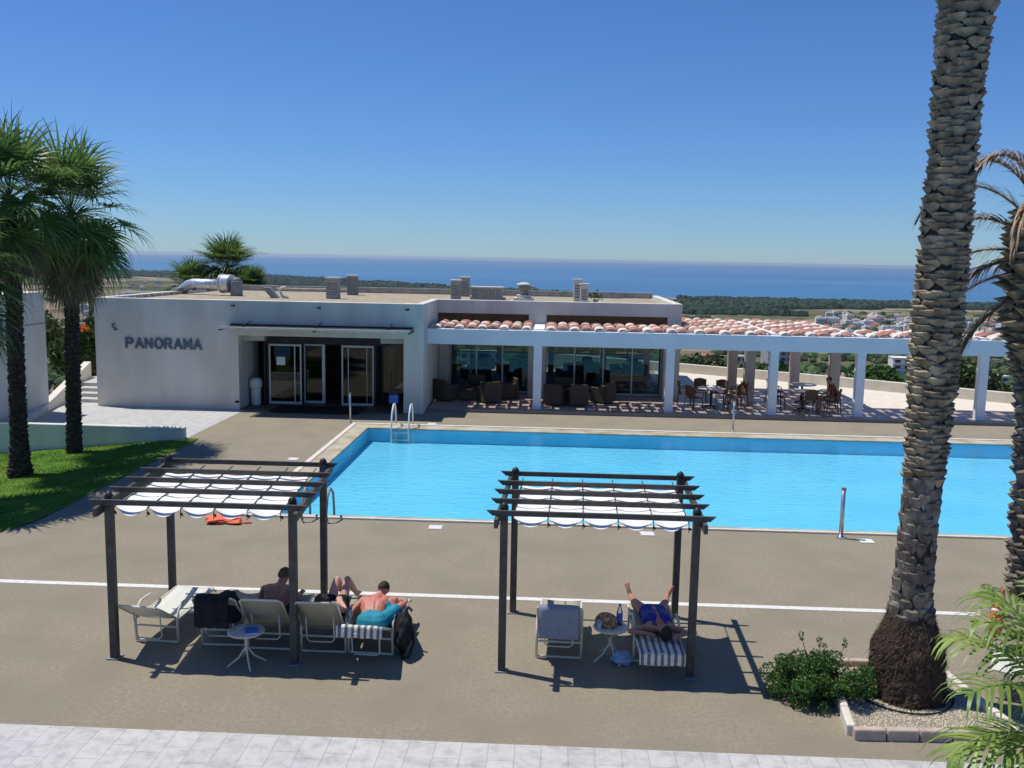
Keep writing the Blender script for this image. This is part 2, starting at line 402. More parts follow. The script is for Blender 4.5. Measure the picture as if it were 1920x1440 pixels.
def quads(name, P, mat, parent=None, n=4, smooth=False):
    """P: (N,n,3) array of separate faces"""
    P = np.asarray(P, dtype=np.float32); N = P.shape[0]
    me = bpy.data.meshes.new(name)
    me.vertices.add(N * n); me.vertices.foreach_set('co', P.reshape(-1))
    me.loops.add(N * n); me.loops.foreach_set('vertex_index', np.arange(N * n, dtype=np.int32))
    me.polygons.add(N); me.polygons.foreach_set('loop_start', np.arange(0, N * n, n, dtype=np.int32))
    me.polygons.foreach_set('loop_total', np.full(N, n, dtype=np.int32))
    me.update(calc_edges=True); me.materials.append(mat)
    o = bpy.data.objects.new(name, me); link(o, parent)
    return o

def strips(name, S, mat, parent=None):
    """S: (N,k,2,3) ribbons of k cross edges each; joined quads so that each ribbon is one island"""
    S = np.asarray(S, dtype=np.float32); N, k = S.shape[:2]
    me = bpy.data.meshes.new(name)
    me.vertices.add(N * k * 2); me.vertices.foreach_set('co', S.reshape(-1))
    base = (np.arange(N) * k * 2)[:, None, None] + (np.arange(k - 1) * 2)[None, :, None] + np.array([0, 1, 3, 2])[None, None, :]
    idx = base.reshape(-1).astype(np.int32); nf = N * (k - 1)
    me.loops.add(nf * 4); me.loops.foreach_set('vertex_index', idx)
    me.polygons.add(nf); me.polygons.foreach_set('loop_start', np.arange(0, nf * 4, 4, dtype=np.int32))
    me.polygons.foreach_set('loop_total', np.full(nf, 4, dtype=np.int32))
    me.update(calc_edges=True); me.materials.append(mat)
    o = bpy.data.objects.new(name, me); link(o, parent); return o

def copy_thing(root, loc, rz=None, label=None, group=None):
    c = root.copy(); scene.collection.objects.link(c); c.location = loc
    if rz is not None: c.rotation_euler = (0, 0, rz)
    if label: c['label'] = label
    if group: c['group'] = group
    def rec(a, b):
        for ch in a.children:
            d = ch.copy(); scene.collection.objects.link(d); d.parent = b; rec(ch, d)
    rec(root, c)
    return c

# ------------------------------------------------------------------ ground, pool, terrain
PX0, PX1, PY0, PY1 = -5.88, 19.0, 19.15, 29.4       # pool water
TE = 33.0                                          # terrace edge
def sheet(name, x0, x1, y0, y1, z, mat, nx=1, ny=1):
    m = MB(); m.box(x0, x1, y0, y1, z - .25, z); return tag(m.build(name, mat), kind='structure')
m = MB()
for a in ((-9.9, 30, 9.98, PY0 - .22), (-10.85, PX0 - .62, PY0 - .22, PY1 + .7), (PX1 + .3, 30, PY0 - .22, PY1 + .7), (-10.85, 30, PY1 + .7, 35)):
    m.box(a[0], a[1], a[2], a[3], -.5, 0)
m.box(-10.85, -9.9, 17.6, PY0 - .22, -.5, 0)
m.box(-14, -9.9, 9.98, 17.6, -.5, 0)
tag(m.build('pool_deck', M['deck']), kind='structure')
m = MB(); m.box(-16, 30, 0, 9.98, -.5, .02); tag(m.build('pavement', M['pave']), kind='structure')
m = MB(); m.box(-17.5, -10.853, 26.975, 40, -.5, .004); tag(m.build('paved_path', M['pave']), kind='structure')
m = MB()
m.box(-12, 6.96, 14.56, 14.70, -.1, .006)
tag(m.build('drain_line', M['line']), kind='structure')
# lawn falls to the left
def lawn_z(x): return -.105 * max(0, -10.85 - x)
vs = []; fs = []; nx, ny = 90, 70
lx = [-24 + 13.6 * i / nx for i in range(nx + 1)]; ly = [12 + 14.9 * j / ny for j in range(ny + 1)]
for j in range(ny + 1):
    for i in range(nx + 1):
        x = min(lx[i], -10.4 + (.45 if ly[j] < 17.4 else 0) * 0)
        e = -10.45 if ly[j] > 18 else -10.45 - (18 - ly[j]) * .35
        x = -24 + (e + 24) * i / nx
        vs.append((x, ly[j], lawn_z(x) + .018 + .02 * mnoise.noise(Vector((x * 1.3, ly[j] * 1.3, 0)))))
for j in range(ny):
    for i in range(nx):
        k = j * (nx + 1) + i; fs.append((k, k + 1, k + nx + 2, k + nx + 1))
m = MB(); m.add(vs, fs); lw = m.build('lawn', M['grass'], smooth=True); tag(lw, kind='structure')
# blades of grass over the near lawn
N = 60000
gx = rng.uniform(-17, -10.4, N); gy = rng.uniform(15.5, 26.7, N)
ok = gx < np.where(gy > 18, -10.5, -10.5 - (18 - gy) * .35); gx = gx[ok]; gy = gy[ok]; N = len(gx)
gz = -.105 * np.maximum(0, -10.85 - gx)
an = rng.uniform(0, PI, N); h = rng.uniform(.02, .05, N); lean = rng.normal(0, .02, (N, 2))
dx = np.cos(an) * .008; dy = np.sin(an) * .008
P = np.stack([np.stack([gx - dx, gy - dy, gz], 1), np.stack([gx + dx, gy + dy, gz], 1), np.stack([gx + lean[:, 0], gy + lean[:, 1], gz + .02 + h], 1)], 1)
g = quads('grass', P, nmat('grass_blade', (.075, .18, .012, 1), (.14, .27, .022, 1), 3, .7, island=.3, trans=.3), n=3)
tag(g, 'short bright green grass of the sloping lawn under the palms', 'grass', kind='stuff')

# pool
m = MB()
D = -.44
bx0, bx1, by0, by1 = PX0 + .004, PX1 - .004, PY0 + .004, PY1 - .004
m.add([(bx0, by0, D), (bx1, by0, D), (bx1, by1, D), (bx0, by1, D), (bx0, by0, -.03), (bx1, by0, -.03), (bx1, by1, -.03), (bx0, by1, -.03)],
      [(0, 1, 2, 3), (0, 4, 5, 1), (1, 5, 6, 2), (2, 6, 7, 3), (3, 7, 4, 0)])
tag(m.build('pool_basin', M['basin']), kind='structure')
m = MB(); m.add([(PX0, PY0, -.05), (PX1, PY0, -.05), (PX1, PY1, -.05), (PX0, PY1, -.05)], [(0, 1, 2, 3)])
tag(m.build('pool_water', M['water']), kind='structure')
m = MB()
m.box(PX0 - .62, PX0, PY0 - .22, PY1 + .7, -.3, .022)
m.box(PX0, PX1 + .3, PY1, PY1 + .7, -.3, .022)
m.box(PX0, PX1 + .3, PY0 - .22, PY0, -.3, .022)
m.box(PX1, PX1 + .3, PY0, PY1, -.3, .022)
tag(m.build('pool_coping', M['coping'], bevel=.012), kind='structure')
m = MB()   # raised pale lip at the outer rim of the coping
m.box(PX0 - .64, PX0 - .50, PY0 - .24, PY1 + .72, .0, .045); m.box(PX0 - .50, PX1 + .3, PY1 + .58, PY1 + .72, 0, .045)
m.box(PX0 - .5, PX1 + .3, PY0 - .24, PY0 - .16, 0, .04)
tag(m.build('coping_lip', M['kerbwhite'], bevel=.01), kind='structure')

# terrace floor (raised a step) and sunlit cream terrace behind
m = MB()
m.add([(-4.4, TE, -.3), (24, TE, -.3), (24, 36, -.3), (-4.4, 46, -.3), (-4.4, TE, .12), (24, TE, .12), (24, 36.5, .12), (5, 46.5, .12), (-4.4, 47, .12)],
      [(4, 5, 6, 7, 8), (0, 1, 5, 4), (0, 4, 8, 3)])
tag(m.build('terrace', M['tilefloor']), kind='structure')
m = MB(); m.add([(11.0, 35.7, .124), (24, 35.7, .124), (24, 36.4, .124), (6, 46, .124), (5, 46, .124), (5, 40.6, .124), (11.0, 40.6, .124)], [(0, 1, 2, 3, 4, 5, 6)])
tag(m.build('sunlit_terrace', M['cream']), kind='structure')

# coastal plain, sea
coast = [(-9000, 8600), (-4500, 6100), (-2227, 4586), (-1500, 4300), (-1150, 3950), (-805, 3522), (-450, 3050), (-119, 2658), (110, 2460), (346, 2341), (560, 2330), (792, 2311), (1600, 2280), (4500, 2900), (9000, 3500)]
def coastR(a):
    """distance to the shore along azimuth a (0 = +Y, positive to the right)"""
    s, c = math.sin(a), math.cos(a)
    for (x0, y0), (x1, y1) in zip(coast, coast[1:]):
        # solve t*(s,c) = p0 + u*(p1-p0)
        ex, ey = x1 - x0, y1 - y0; det = -s * ey + c * ex
        if abs(det) < 1e-9: continue
        t = (ex * y0 - ey * x0) / det; u = (s * y0 - c * x0) / det
        if 0 <= u <= 1 and t > 0: return t
    return 6000
HR = [0, 50, 60, 85, 150, 300, 600, 1000, 1500, 2100, 20000]
HZ = [-1.4, -1.5, -4.5, -11, -24, -42, -60, -74, -82, -84.2, -84.2]
def land_z(x, y):
    d = math.hypot(x, y); z = np.interp(d, HR, HZ)
    a = min(1, max(0, (d - 60) / 200)) * min(1, max(0, (2200 - d) / 900))
    return z + a * 5 * mnoise.noise(Vector((x / 260, y / 260, 3.1)))
vs = []; fs = []; A = 150; T = 110
for i in range(A + 1):
    a = R(-62 + 124 * i / A); Rc = coastR(a)
    Rc *= 1 + .012 * mnoise.noise(Vector((a * 40, 0, 0)))
    for j in range(T + 1):
        if j == T: vs.append((Rc * 1.01 * math.sin(a), Rc * 1.01 * math.cos(a), -90)); continue
        r = 6 * (Rc / 6) ** (j / (T - 1)); x, y = r * math.sin(a), r * math.cos(a)
        z = land_z(x, y)
        if j > T - 5: z = z + (-84.35 - z) * (j - T + 5) / 4
        vs.append((x, y, z))
for i in range(A):
    for j in range(T):
        k = i * (T + 1) + j; fs.append((k, k + 1, k + T + 2, k + T + 1))
m = MB(); m.add(vs, fs); tag(m.build('coastal_plain', M['land'], smooth=True), kind='structure')
m = MB(); n_ = 96
m.add([(0, 0, -84.5)] + [(38000 * math.cos(2 * PI * k / n_), 38000 * math.sin(2 * PI * k / n_), -84.5) for k in range(n_)], [(0, 1 + k, 1 + (k + 1) % n_) for k in range(n_)])
tag(m.build('sea', M['sea']), kind='structure')

# ------------------------------------------------------------------ restaurant building
BX0, BX1, BF, B2, BB, BZ = -16.2, 4.97, 32.3, 36.3, 45.0, 3.88
T = thing('restaurant_building', 'long low white flat-roofed restaurant with the name PANORAMA beside its recessed glass entrance', 'building', (0, BF, 0))
def bmb(): return MB()
def off(o): 
    # the building's parts are modelled in world coordinates; shift them to the thing's base
    o.location = (0, -BF, 0); return o
m = MB()
RX0, RX1, RH = -11.05, -5.2, 2.65                    # entrance recess
m.box(BX0, RX0, BF, BF + .3, 0, BZ)                  # solid front left
m.box(RX0, RX1, BF, BF + .3, RH, BZ)                 # over the recess
m.box(RX1, -4.5, BF, BF + .55, 0, BZ)                # pier
m.box(-4.8, -4.5, BF + .55, B2 + .3, 0, BZ)          # return wall back to the veranda
m.box(BX0, BX0 + .3, BF + .3, BB, -1, BZ)            # left side
m.box(RX0 - .25, RX0, BF + .3, BF + 2.2, 0, RH)      # recess left cheek
m.box(-4.5, BX1, B2, B2 + .3, 3.36, BZ)              # upper wall over the veranda
m.box(-.95, -.25, B2, B2 + .3, 2.9, 3.36)
m.box(4.42, BX1, B2, B2 + .3, 2.3, 3.36)
m.box(BX1 - .3, BX1, B2 + .3, 41, .12, BZ)            # right side
m.box(BX1 - .3, BX1, 41, BB, 2.9, BZ)
m.box(BX0 + .3, BX1 - .3, BB - .3, BB, 2.75, BZ)      # back wall above its windows
m.box(BX0 + .3, -5.2, BB - .3, BB, -1, 2.75)
for x in (-5.2, -2.7, -.2, 2.3, 4.4): m.box(x, x + .28, BB - .3, BB, 0, 2.75)
off(m.build('wall', M['white'], T, bevel=.015))
for q in ((-.95, -.25, B2 + .35, B2 + .95, .12, 2.9), (4.35, BX1 + .02, B2 + .33, B2 + .95, .12, 2.3), (-4.49, -4.1, B2 + .35, B2 + .95, .12, 2.9)):
    m = MB(); m.box(*q); off(m.build('veranda_pier', M['pink'], T, bevel=.01))
m = MB(); m.box(-4.48, -.96, B2 + .14, B2 + .2, 2.75, 3.36); off(m.build('brown_panel', M['brown'], T))
m = MB(); m.box(-.24, 4.41, B2 + .14, B2 + .2, 2.75, 3.36); off(m.build('brown_panel', M['brown'], T))
# roof surface and parapet upstands
m = MB()
m.box(BX0 + .3, -4.8, BF + .3, BB - .3, 3.5, 3.74); m.box(-4.8, BX1 - .3, B2 + .3, BB - .3, 3.5, 3.74)
rf = off(m.build('roof', M['roofgravel'], T))
for q in ((BX0 + .3, BX1 - .3, BB - .3 - .02, BB - .02, 3.74, 4.0), (BX0 + .02, BX0 + .28, 39, BB - .4, 3.8, 4.0), (1.6, 3.2, BB - .9, BB - .6, 3.745, 4.03)):
    m = MB(); m.box(*q); off(m.build('parapet_upstand', M['cement'], T))
for i in range(9): m = MB(); m.box(BX0 + .302, BX0 + .33, BF + 1.5 + i * .62, BF + 1.85 + i * .62, 3.75, 3.86); off(m.build('roof_membrane_patch', M['cement'], T))
m = MB(); m.box(BX0 + .3, -4.8, 44, BB - .6, 3.74, 3.83)
# dark interior: floor, ceiling, walls of the entrance and dining room
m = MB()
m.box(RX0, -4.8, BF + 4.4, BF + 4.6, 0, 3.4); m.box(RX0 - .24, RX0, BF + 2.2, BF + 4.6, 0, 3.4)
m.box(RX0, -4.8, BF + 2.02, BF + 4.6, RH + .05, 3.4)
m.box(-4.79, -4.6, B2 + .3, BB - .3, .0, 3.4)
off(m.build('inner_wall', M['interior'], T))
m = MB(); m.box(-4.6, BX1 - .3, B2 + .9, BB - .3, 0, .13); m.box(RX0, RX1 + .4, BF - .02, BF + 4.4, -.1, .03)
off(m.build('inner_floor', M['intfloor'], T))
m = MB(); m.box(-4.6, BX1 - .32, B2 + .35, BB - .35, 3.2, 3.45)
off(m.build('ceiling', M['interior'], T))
# dining room glass
m = MB()
for x0, x1 in ((-4.1, -.95), (-.25, 4.35)):
    m.box(x0, x1, 37.39, 37.40, .2, 2.9)
wg = off(m.build('window', M['glass'], T))
m = MB()
for x0, x1 in ((-4.1, -.95), (-.25, 4.35)):
    m.box(x0, x1, 37.33, 37.46, .12, .2); m.box(x0, x1, 37.33, 37.46, 2.84, 2.92)
    k = 3 if x1 < 0 else 4
    for i in range(k + 1):
        x = x0 + (x1 - x0) * i / k; m.box(x - .025, x + .025, 37.34, 37.45, .2, 2.84)
fr = m.build('window_frame', M['alu'], wg)
m = MB()
for x in (-4.92, -2.42, .08, 2.58): m.box(x, x + 2.2 if x < 2 else 4.4, BB - .16, BB - .15, .2, 2.75)
g2 = off(m.build('rear_window', M['glass'], T))
m = MB()
for x in (-4.92, -2.42, .08, 2.58): 
    m.box(x, x + 2.2 if x < 2 else 4.4, BB - .2, BB - .1, 1.0, 1.06); m.box(x + 1.0, x + 1.06, BB - .2, BB - .1, .2, 2.75)
m.build('rear_window_frame', M['dark'], g2)
# entrance: dark header, doors, side glazing
YD = 33.55
m = MB(); m.box(-10.5, -6.0, YD - .06, YD + .6, 2.28, 2.6); off(m.build('door_header', M['dark'], T))
def door(x0, x1, y, ang=0):
    d = MB(); t = .055
    d.box(x0, x1, y - .012, y + .012, .1, 2.2)
    g = off(d.build('door_glass', M['doorglass'], T))
    d = MB()
    d.box(x0, x0 + t, y - .03, y + .03, .05, 2.26); d.box(x1 - t, x1, y - .03, y + .03, .05, 2.26)
    d.box(x0 + t, x1 - t, y - .03, y + .03, 2.19, 2.26); d.box(x0 + t, x1 - t, y - .03, y + .03, .05, .14)
    d.build('door_frame', M['alu'], g)
    return g
dl = door(-10.35, -9.15, YD); m = MB(); m.box(-9.42, -9.38, YD - .02, YD + .02, .14, 2.19); m.build('mullion', M['alu'], dl)
m = MB(); m.box(-10.06, -9.74, YD - .05, YD - .035, 1.49, 1.79); m.build('paper_notice', M['paper'], dl)
dr = door(-7.67, -6.48, YD); m = MB(); m.box(-7.44, -7.41, YD - .02, YD + .02, .14, 2.19); m.box(-6.75, -6.73, YD - .02, YD + .02, .14, 2.19); m.build('mullion', M['alu'], dr)
door(-9.15, -8.42, YD + .35)
m = MB(); m.box(-8.42, -8.36, YD + .3, YD + .38, .05, 2.26); off(m.build('door_post', M['alu'], T))
m = MB(); m.box(-6.46, -6.42, YD, YD + .6, .1, 2.2); m.box(-6.42, -5.25, YD + .58, YD + .6, .1, 2.28); off(m.build('side_glass', M['doorglass'], T))
for x, y in ((-10.5, YD), (-10.38, YD + .02), (-6.44, YD - .02), (-6.4, YD + .28), (-6.3, YD + .56), (-5.25, YD + .56)):
    m = MB(); m.box(x - .04, x + .04, y - .04, y + .04, .03, 2.27); off(m.build('glazing_post', M['dark'], T))
M['pgb'] = nmat('pale_green_beam', (.40, .43, .38, 1), rough=.7)
for q in ((-11.04, -10.24), (-6.07, -5.21)): m = MB(); m.box(q[0], q[1], 32.65, 32.95, 2.44, 2.62); off(m.build('canopy_beam', M['pgb'], T))
# awning
m = MB(); m.box(-11.3, -4.86, 31.32, 32.3, 2.985, 3.0)
cp = off(m.build('awning', nmat('smoked_glass', (.06, .075, .075, 1), rough=.25), T))
m = MB(); m.box(-11.33, -4.83, 31.26, 31.325, 2.94, 3.02)
m.build('awning_rail', M['kerbwhite'], cp)
m = MB()
for x in (-11.34, -8.1, -4.86): m.box(x - .03, x + .03, 31.24, 32.3, 2.90, 2.94)
for x in (-10.6, -8.1, -5.6): m.box(x - .03, x + .03, 31.5, 31.56, 3.0, 3.1); m.obox((x, 31.5, 3.06), (x, 32.3, 3.16), .03, .03)
m.box(-11.3, -4.86, 32.2, 32.3, 3.0, 3.06)
m.build('awning_bracket', M['dark'], cp)
# spot lamps on the wall
for x, z in ((-11.21, 3.70), (-8.17, 3.68), (-5.07, 3.68), (-11.13, .29)):
    m = MB(); m.ell((x, BF - .045, z), (.085, .05, .04), 10); m.tube([(x, BF, z), (x, BF - .04, z)], .03, 8)
    off(m.build('spot_lamp', M['dark'], T, smooth=True))
# lettering PANORAMA: raised letters on the wall
GL = {'P': [(0, 0, 0, 1), (0, 1, .6, 1), (.6, 1, .82, .88), (.82, .88, .82, .6), (.82, .6, .6, .48), (.6, .48, 0, .48)],
      'A': [(0, 0, .45, 1), (.45, 1, .9, 0), (.17, .3, .73, .3)], 'N': [(0, 0, 0, 1), (0, 1, .8, 0), (.8, 0, .8, 1)],
      'O': [(.28, 0, .62, 0), (.62, 0, .9, .28), (.9, .28, .9, .72), (.9, .72, .62, 1), (.62, 1, .28, 1), (.28, 1, 0, .72), (0, .72, 0, .28), (0, .28, .28, 0)],
      'R': [(0, 0, 0, 1), (0, 1, .6, 1), (.6, 1, .8, .88), (.8, .88, .8, .62), (.8, .62, .6, .48), (.6, .48, 0, .48), (.42, .48, .84, 0)],
      'M': [(0, 0, 0, 1), (0, 1, .45, .25), (.45, .25, .9, 1), (.9, 1, .9, 0)]}
for i, chq in enumerate('PANORAMA'):
    m = MB(); x0 = -15.06 + i * .3475; k = 0
    for (a0, b0, a1, b1) in GL[chq]:
        k += 1; q0 = Vector((x0 + a0 * .265, BF - .025 - k * .0015, 2.135 + b0 * .32)); q1 = Vector((x0 + a1 * .265, BF - .025 - k * .0015, 2.135 + b1 * .32))
        d = (q1 - q0).normalized() * .026; m.obox(q0 - d, q1 + d, .05 , .072, up=d.cross(Vector((0, 1, 0))))
    o = off(m.build('raised_letter', M['letters'], T)); o['label'] = 'slate grey raised letter ' + chq + ' of the name PANORAMA'
# small wall emblem above the lettering: hooked mark
m = MB(); pts = [(-15.50 + .055 * math.cos(t), BF - .02, 2.90 + .06 * math.sin(t)) for t in np.linspace(.3, 4.4, 9)]
m.tube(pts, .022, 6); m.tube([(-15.52, BF - .02, 2.84), (-15.42, BF - .02, 2.74), (-15.37, BF - .02, 2.78)], .026, 6); m.tube([(-15.49, BF - .02, 2.84), (-15.43, BF - .02, 2.72)], .024, 6)
off(m.build('wall_emblem', M['letters'], T))

# things in and by the entrance
t = thing('notice_stand', 'tall slim white notice panel standing inside the entrance right of the doors', 'sign', (-6.12, 35.0, 0))
m = MB(); m.box(-.1, .1, -.02, .02, .1, 1.45); m.box(-.2, .2, -.12, .12, 0.03, .07); m.build('stand', M['alu'], t)
m = MB(); m.box(-.11, .11, -.05, -.021, 1.42, 2.1); m.build('panel', M['paper'], t)
t = thing('waste_bin', 'pale rounded bin against the left cheek of the entrance recess', 'bin', (-10.78, 33.3, 0.03))
m = MB(); m.lathe([(.15, 0), (.17, .05), (.18, .6), (.17, .62)], 16); m.build('body', M['umbwhite'], t, smooth=True)
m = MB(); m.lathe([(.18, .622), (.23, .66), (.23, .85), (.16, .98), (.05, 1.0)], 16); m.build('lid', M['umbwhite'], t, smooth=True)
t = thing('foot_spray_unit', 'small blue and grey dispenser on a post in front of the entrance pier', 'dispenser', (-5.5, 32.05, 0))
m = MB(); m.tube([(0, 0, 0), (0, 0, .5)], .05, 10); m.lathe([(.16, 0), (.16, .03)], 16); m.build('post', M['steel'], t)
m = MB(); m.box(-.15, .15, -.1, .1, .42, .72); m.build('body', M['blueplastic'], t, bevel=.02)
m = MB(); m.box(-.13, .13, -.11, .11, .73, .92); m.build('head', M['dark'], t, bevel=.02)
t = thing('door_mat', 'wide dark door mat laid before the glass entrance doors', 'mat', (-8.3, 32.35, 0.03))
m = MB(); m.box(-1.6, 1.6, -.55, .9, .004, .02); m.build('mat', M['black'], t, bevel=.005)

# roof plant
def cowl_box(name, label, cat, x, y, w_, d_, h_, mat, cap=True, group=None):
    t = thing(name, label, cat, (x, y, 3.74), 0, group)
    m = MB(); m.box(-w_ / 2, w_ / 2, -d_ / 2, d_ / 2, 0, h_ - .06); m.build('body', mat, t, bevel=.01)
    if cap:
        m = MB(); m.box(-w_ / 2 - .04, w_ / 2 + .04, -d_ / 2 - .04, d_ / 2 + .04, h_ - .06, h_); m.build('cap', M['kerbwhite'], t, bevel=.01)
    m = MB()
    for i in range(5): m.box(-w_ / 2 + .05, w_ / 2 - .05, -d_ / 2 - .012, -d_ / 2, .15 + i * (h_ - .35) / 5, .15 + (i + .6) * (h_ - .35) / 5)
    m.build('louvre', M['greypaint'], t)
    return t
G = 'ventilation shafts on the restaurant roof'
cowl_box('vent_shaft', 'nearer grey square ventilation shaft of the left pair on the roof', 'vent', -9.02, 38, .50, .45, .88, M['cement'], group=G)
cowl_box('vent_shaft', 'farther grey square ventilation shaft of the left pair on the roof', 'vent', -9.08, 42, .44, .4, .9, M['greypaint'], group=G)
cowl_box('vent_shaft', 'nearer square shaft beside the long air conditioning unit', 'vent', -4.14, 39.5, .40, .4, .84, M['cement'], group=G)
cowl_box('vent_shaft', 'farther square shaft behind the one beside the air conditioning unit', 'vent', -4.08, 43, .40, .4, .9, M['cement'], group=G)
cowl_box('vent_shaft', 'slim tall white shaft nearest the right end of the roof', 'vent', 1.25, 38.8, .32, .4, .80, M['white'], group=G)
cowl_box('vent_shaft', 'slim tall shaft standing just behind the white one at the right end of the roof', 'vent', 1.02, 40.3, .34, .4, .95, M['white'], group=G)
t = thing('air_conditioner', 'long low pale air conditioning unit in the middle of the roof', 'air conditioner', (-2.84, 40, 3.74))
m = MB(); m.box(-.66, .66, -.28, .28, .1, .5); m.build('casing', M['cement'], t, bevel=.02)
m = MB(); m.box(-.70, .70, -.32, .32, .5, .56); m.build('top_cover', M['kerbwhite'], t, bevel=.01)
m = MB(); m.box(-.72, .78, -.3, -.2, 0, .1); m.box(-.72, .78, .2, .3, 0, .1); m.build('base_rail', M['cement'], t)
m = MB()
for i in range(12): m.box(-.6 + i * .1, -.56 + i * .1, -.292, -.281, .16, .46)
m.build('grille', M['greypaint'], t)
t = thing('extract_fan', 'dark extract fan head on a stepped concrete base right of the air conditioning unit', 'fan', (-1.26, 39.5, 3.74))
m = MB(); m.box(-.42, .42, -.35, .35, 0, .14); m.box(-.3, .3, -.25, .25, .14, .26); m.build('plinth', M['kerbwhite'], t, bevel=.02)
m = MB(); m.lathe([(.2, .26), (.2, .5), (.23, .5), (.23, .62), (.1, .66)], 16); m.build('fan_housing', M['greypaint'], t, smooth=True)
m = MB(); m.lathe([(.32, .66), (.3, .72), (.12, .77), (.02, .78)], 18); m.build('hood', M['kerbwhite'], t, smooth=True)
m = MB(); m.tube([(.2, 0, .55), (.42, 0, .6), (.46, 0, .5)], .07, 8); m.build('side_pipe', M['cement'], t)
# big duct
t = thing('roof_duct', 'fat shiny metal duct with an elbow and fan drum at the left of the roof', 'duct', (-14.6, 39.2, 3.74))
m = MB(); m.tube([(-1.55, .5, .02), (-1.35, .45, .18), (-1.05, .35, .38), (-.8, .25, .44), (.75, -.3, .44)], [.2, .21, .22, .23, .23], 20); m.build('duct_pipe', M['galv'], t, smooth=True)
m = MB()
for q in (-.6, -.05, .3, .55): m.tube([(-.0 + q, -.03 - q * .355, .44), (.04 + q, -.045 - q * .355, .44)], .245, 20)
m.build('seam_ring', M['galv'], t)
m = MB(); m.tube([(.7, -.28, .5), (1.12, -.43, .5)], .38, 24); m.tube([(.66, -.265, .5), (.72, -.287, .5)], .41, 24); m.build('fan_drum', M['galv'], t, smooth=False)
m = MB(); m.box(1.15, 1.5, -.75, -.2, 0, .62); m.ell((1.35, -.48, .66), (.16, .2, .12)); m.build('motor_box', M['greypaint'], t, bevel=.02)
m = MB()
for x in (-.7, .0, .8): m.obox((x, -.2 - x * .3, 0), (x, -.2 - x * .3, .25), .06, .06); m.obox((x, .3 - x * .3, 0), (x, .3 - x * .3, .25), .06, .06); m.obox((x, -.25 - x * .3, .2), (x, .35 - x * .3, .2), .06, .05)
m.build('support', M['dark'], t)
t = thing('gooseneck_vent', 'grey sloped cowl with a curved white pipe beside it on the roof', 'vent', (-11.35, 37.5, 3.74))
m = MB(); m.add([(-.05, -.15, 0), (.25, -.15, 0), (.25, .15, 0), (-.05, .15, 0), (-.45, -.15, .45), (-.1, -.15, .42), (-.1, .15, .42), (-.45, .15, .45)], [(0, 3, 2, 1), (4, 5, 6, 7), (0, 1, 5, 4), (1, 2, 6, 5), (2, 3, 7, 6), (3, 0, 4, 7)])
m.build('cowl', M['greypaint'], t, bevel=.01)
m = MB(); m.tube([(.42, 0, 0), (.34, 0, .15), (.26, 0, .3), (.32, 0, .42), (.48, 0, .44), (.54, 0, .38)], .05, 8); m.tube([(.3, 0, .1), (.55, 0, .02), (.62, 0, .02)], .045, 8); m.build('pipe', M['kerbwhite'], t, smooth=True)
m = MB(); m.tube([(-12.9, 43.2, 3.9), (-9.6, 43.0, 3.92), (-9.3, 43, 4.05)], .06, 8); m.ell((-9.35, 43, 4.2), (.14, .14, .14))
t = m.build('roof_pipe', M['cement'], None); tag(t, 'long thin pale pipe running along the back of the roof behind the grey cowl', 'pipe')
t = thing('potted_shrub', 'tiny green plant on the roof right of the slim white shaft', 'plant', (1.75, 39.3, 3.74))
m = MB(); m.lathe([(.09, 0), (.12, .14)], 10); m.build('pot', M['cement'], t)
n = 60; c = rng.normal(0, 1, (n, 3)) * (.16, .1, .07) + (0, 0, .28); P = c[:, None, :] + rng.normal(0, .04, (n, 4, 3)); quads('foliage', P, M['treeleaf'], t)

# ------------------------------------------------------------------ terrace colonnade with open tile roof
T = thing('terrace_pergola', 'long white beam on slim columns carrying an open roof of red and white tiles', 'pergola', (0, 33.37, 0))
CX = (-.52, 4.22, 7.9, 10.95, 15.22, 19.5)
for i, x in enumerate(CX):
    m = MB(); m.box(x - .15, x + .15, 33.37, 33.67, .1, 2.41); off(m.build('column', M['beamwhite'], T, bevel=.012)).location = (0, -33.37, 0)
def offT(o): o.location = (0, -33.37, 0); return o
m = MB(); m.box(-4.5, 24, 33.34, 33.64, 2.41, 2.96); offT(m.build('beam', M['beamwhite'], T, bevel=.01))
for q in ((7.78, 8.02, 33.65, 40.5, 2.72, 3.03), (10.83, 11.07, 33.65, 40.5, 2.72, 3.03), (15.1, 15.34, 33.65, 35.75, 2.72, 3.03), (19.3, 19.6, 33.65, 35.75, 2.72, 3.03), (-.70, -.3, 33.65, B2, 2.66, 3.0)):
    m = MB(); m.box(*q); offT(m.build('rib', M['beamwhite'], T, bevel=.01))
m = MB(); m.box(BX1, 11.07, 40.5, 40.75, 2.66, 2.96); m.box(11.07, 24, 35.75, 35.95, 2.66, 2.94); m.box(BX1, 11.0, 36.9, 37.1, 2.5, 2.7)
offT(m.build('rear_beam', M['beamwhite'], T, bevel=.01))
for x, y in ((7.7, 36.4), (11.08, 36.8), (7.8, 40.4), (10.44, 40.3), (4.95, 37.2)):
    if x == 4.95: continue
    m = MB(); m.box(x - .19, x + .19, y, y + .36, .1, 2.66); offT(m.build('terrace_pillar', M['pink'], T, bevel=.01))
tr, tw = MB(), MB()
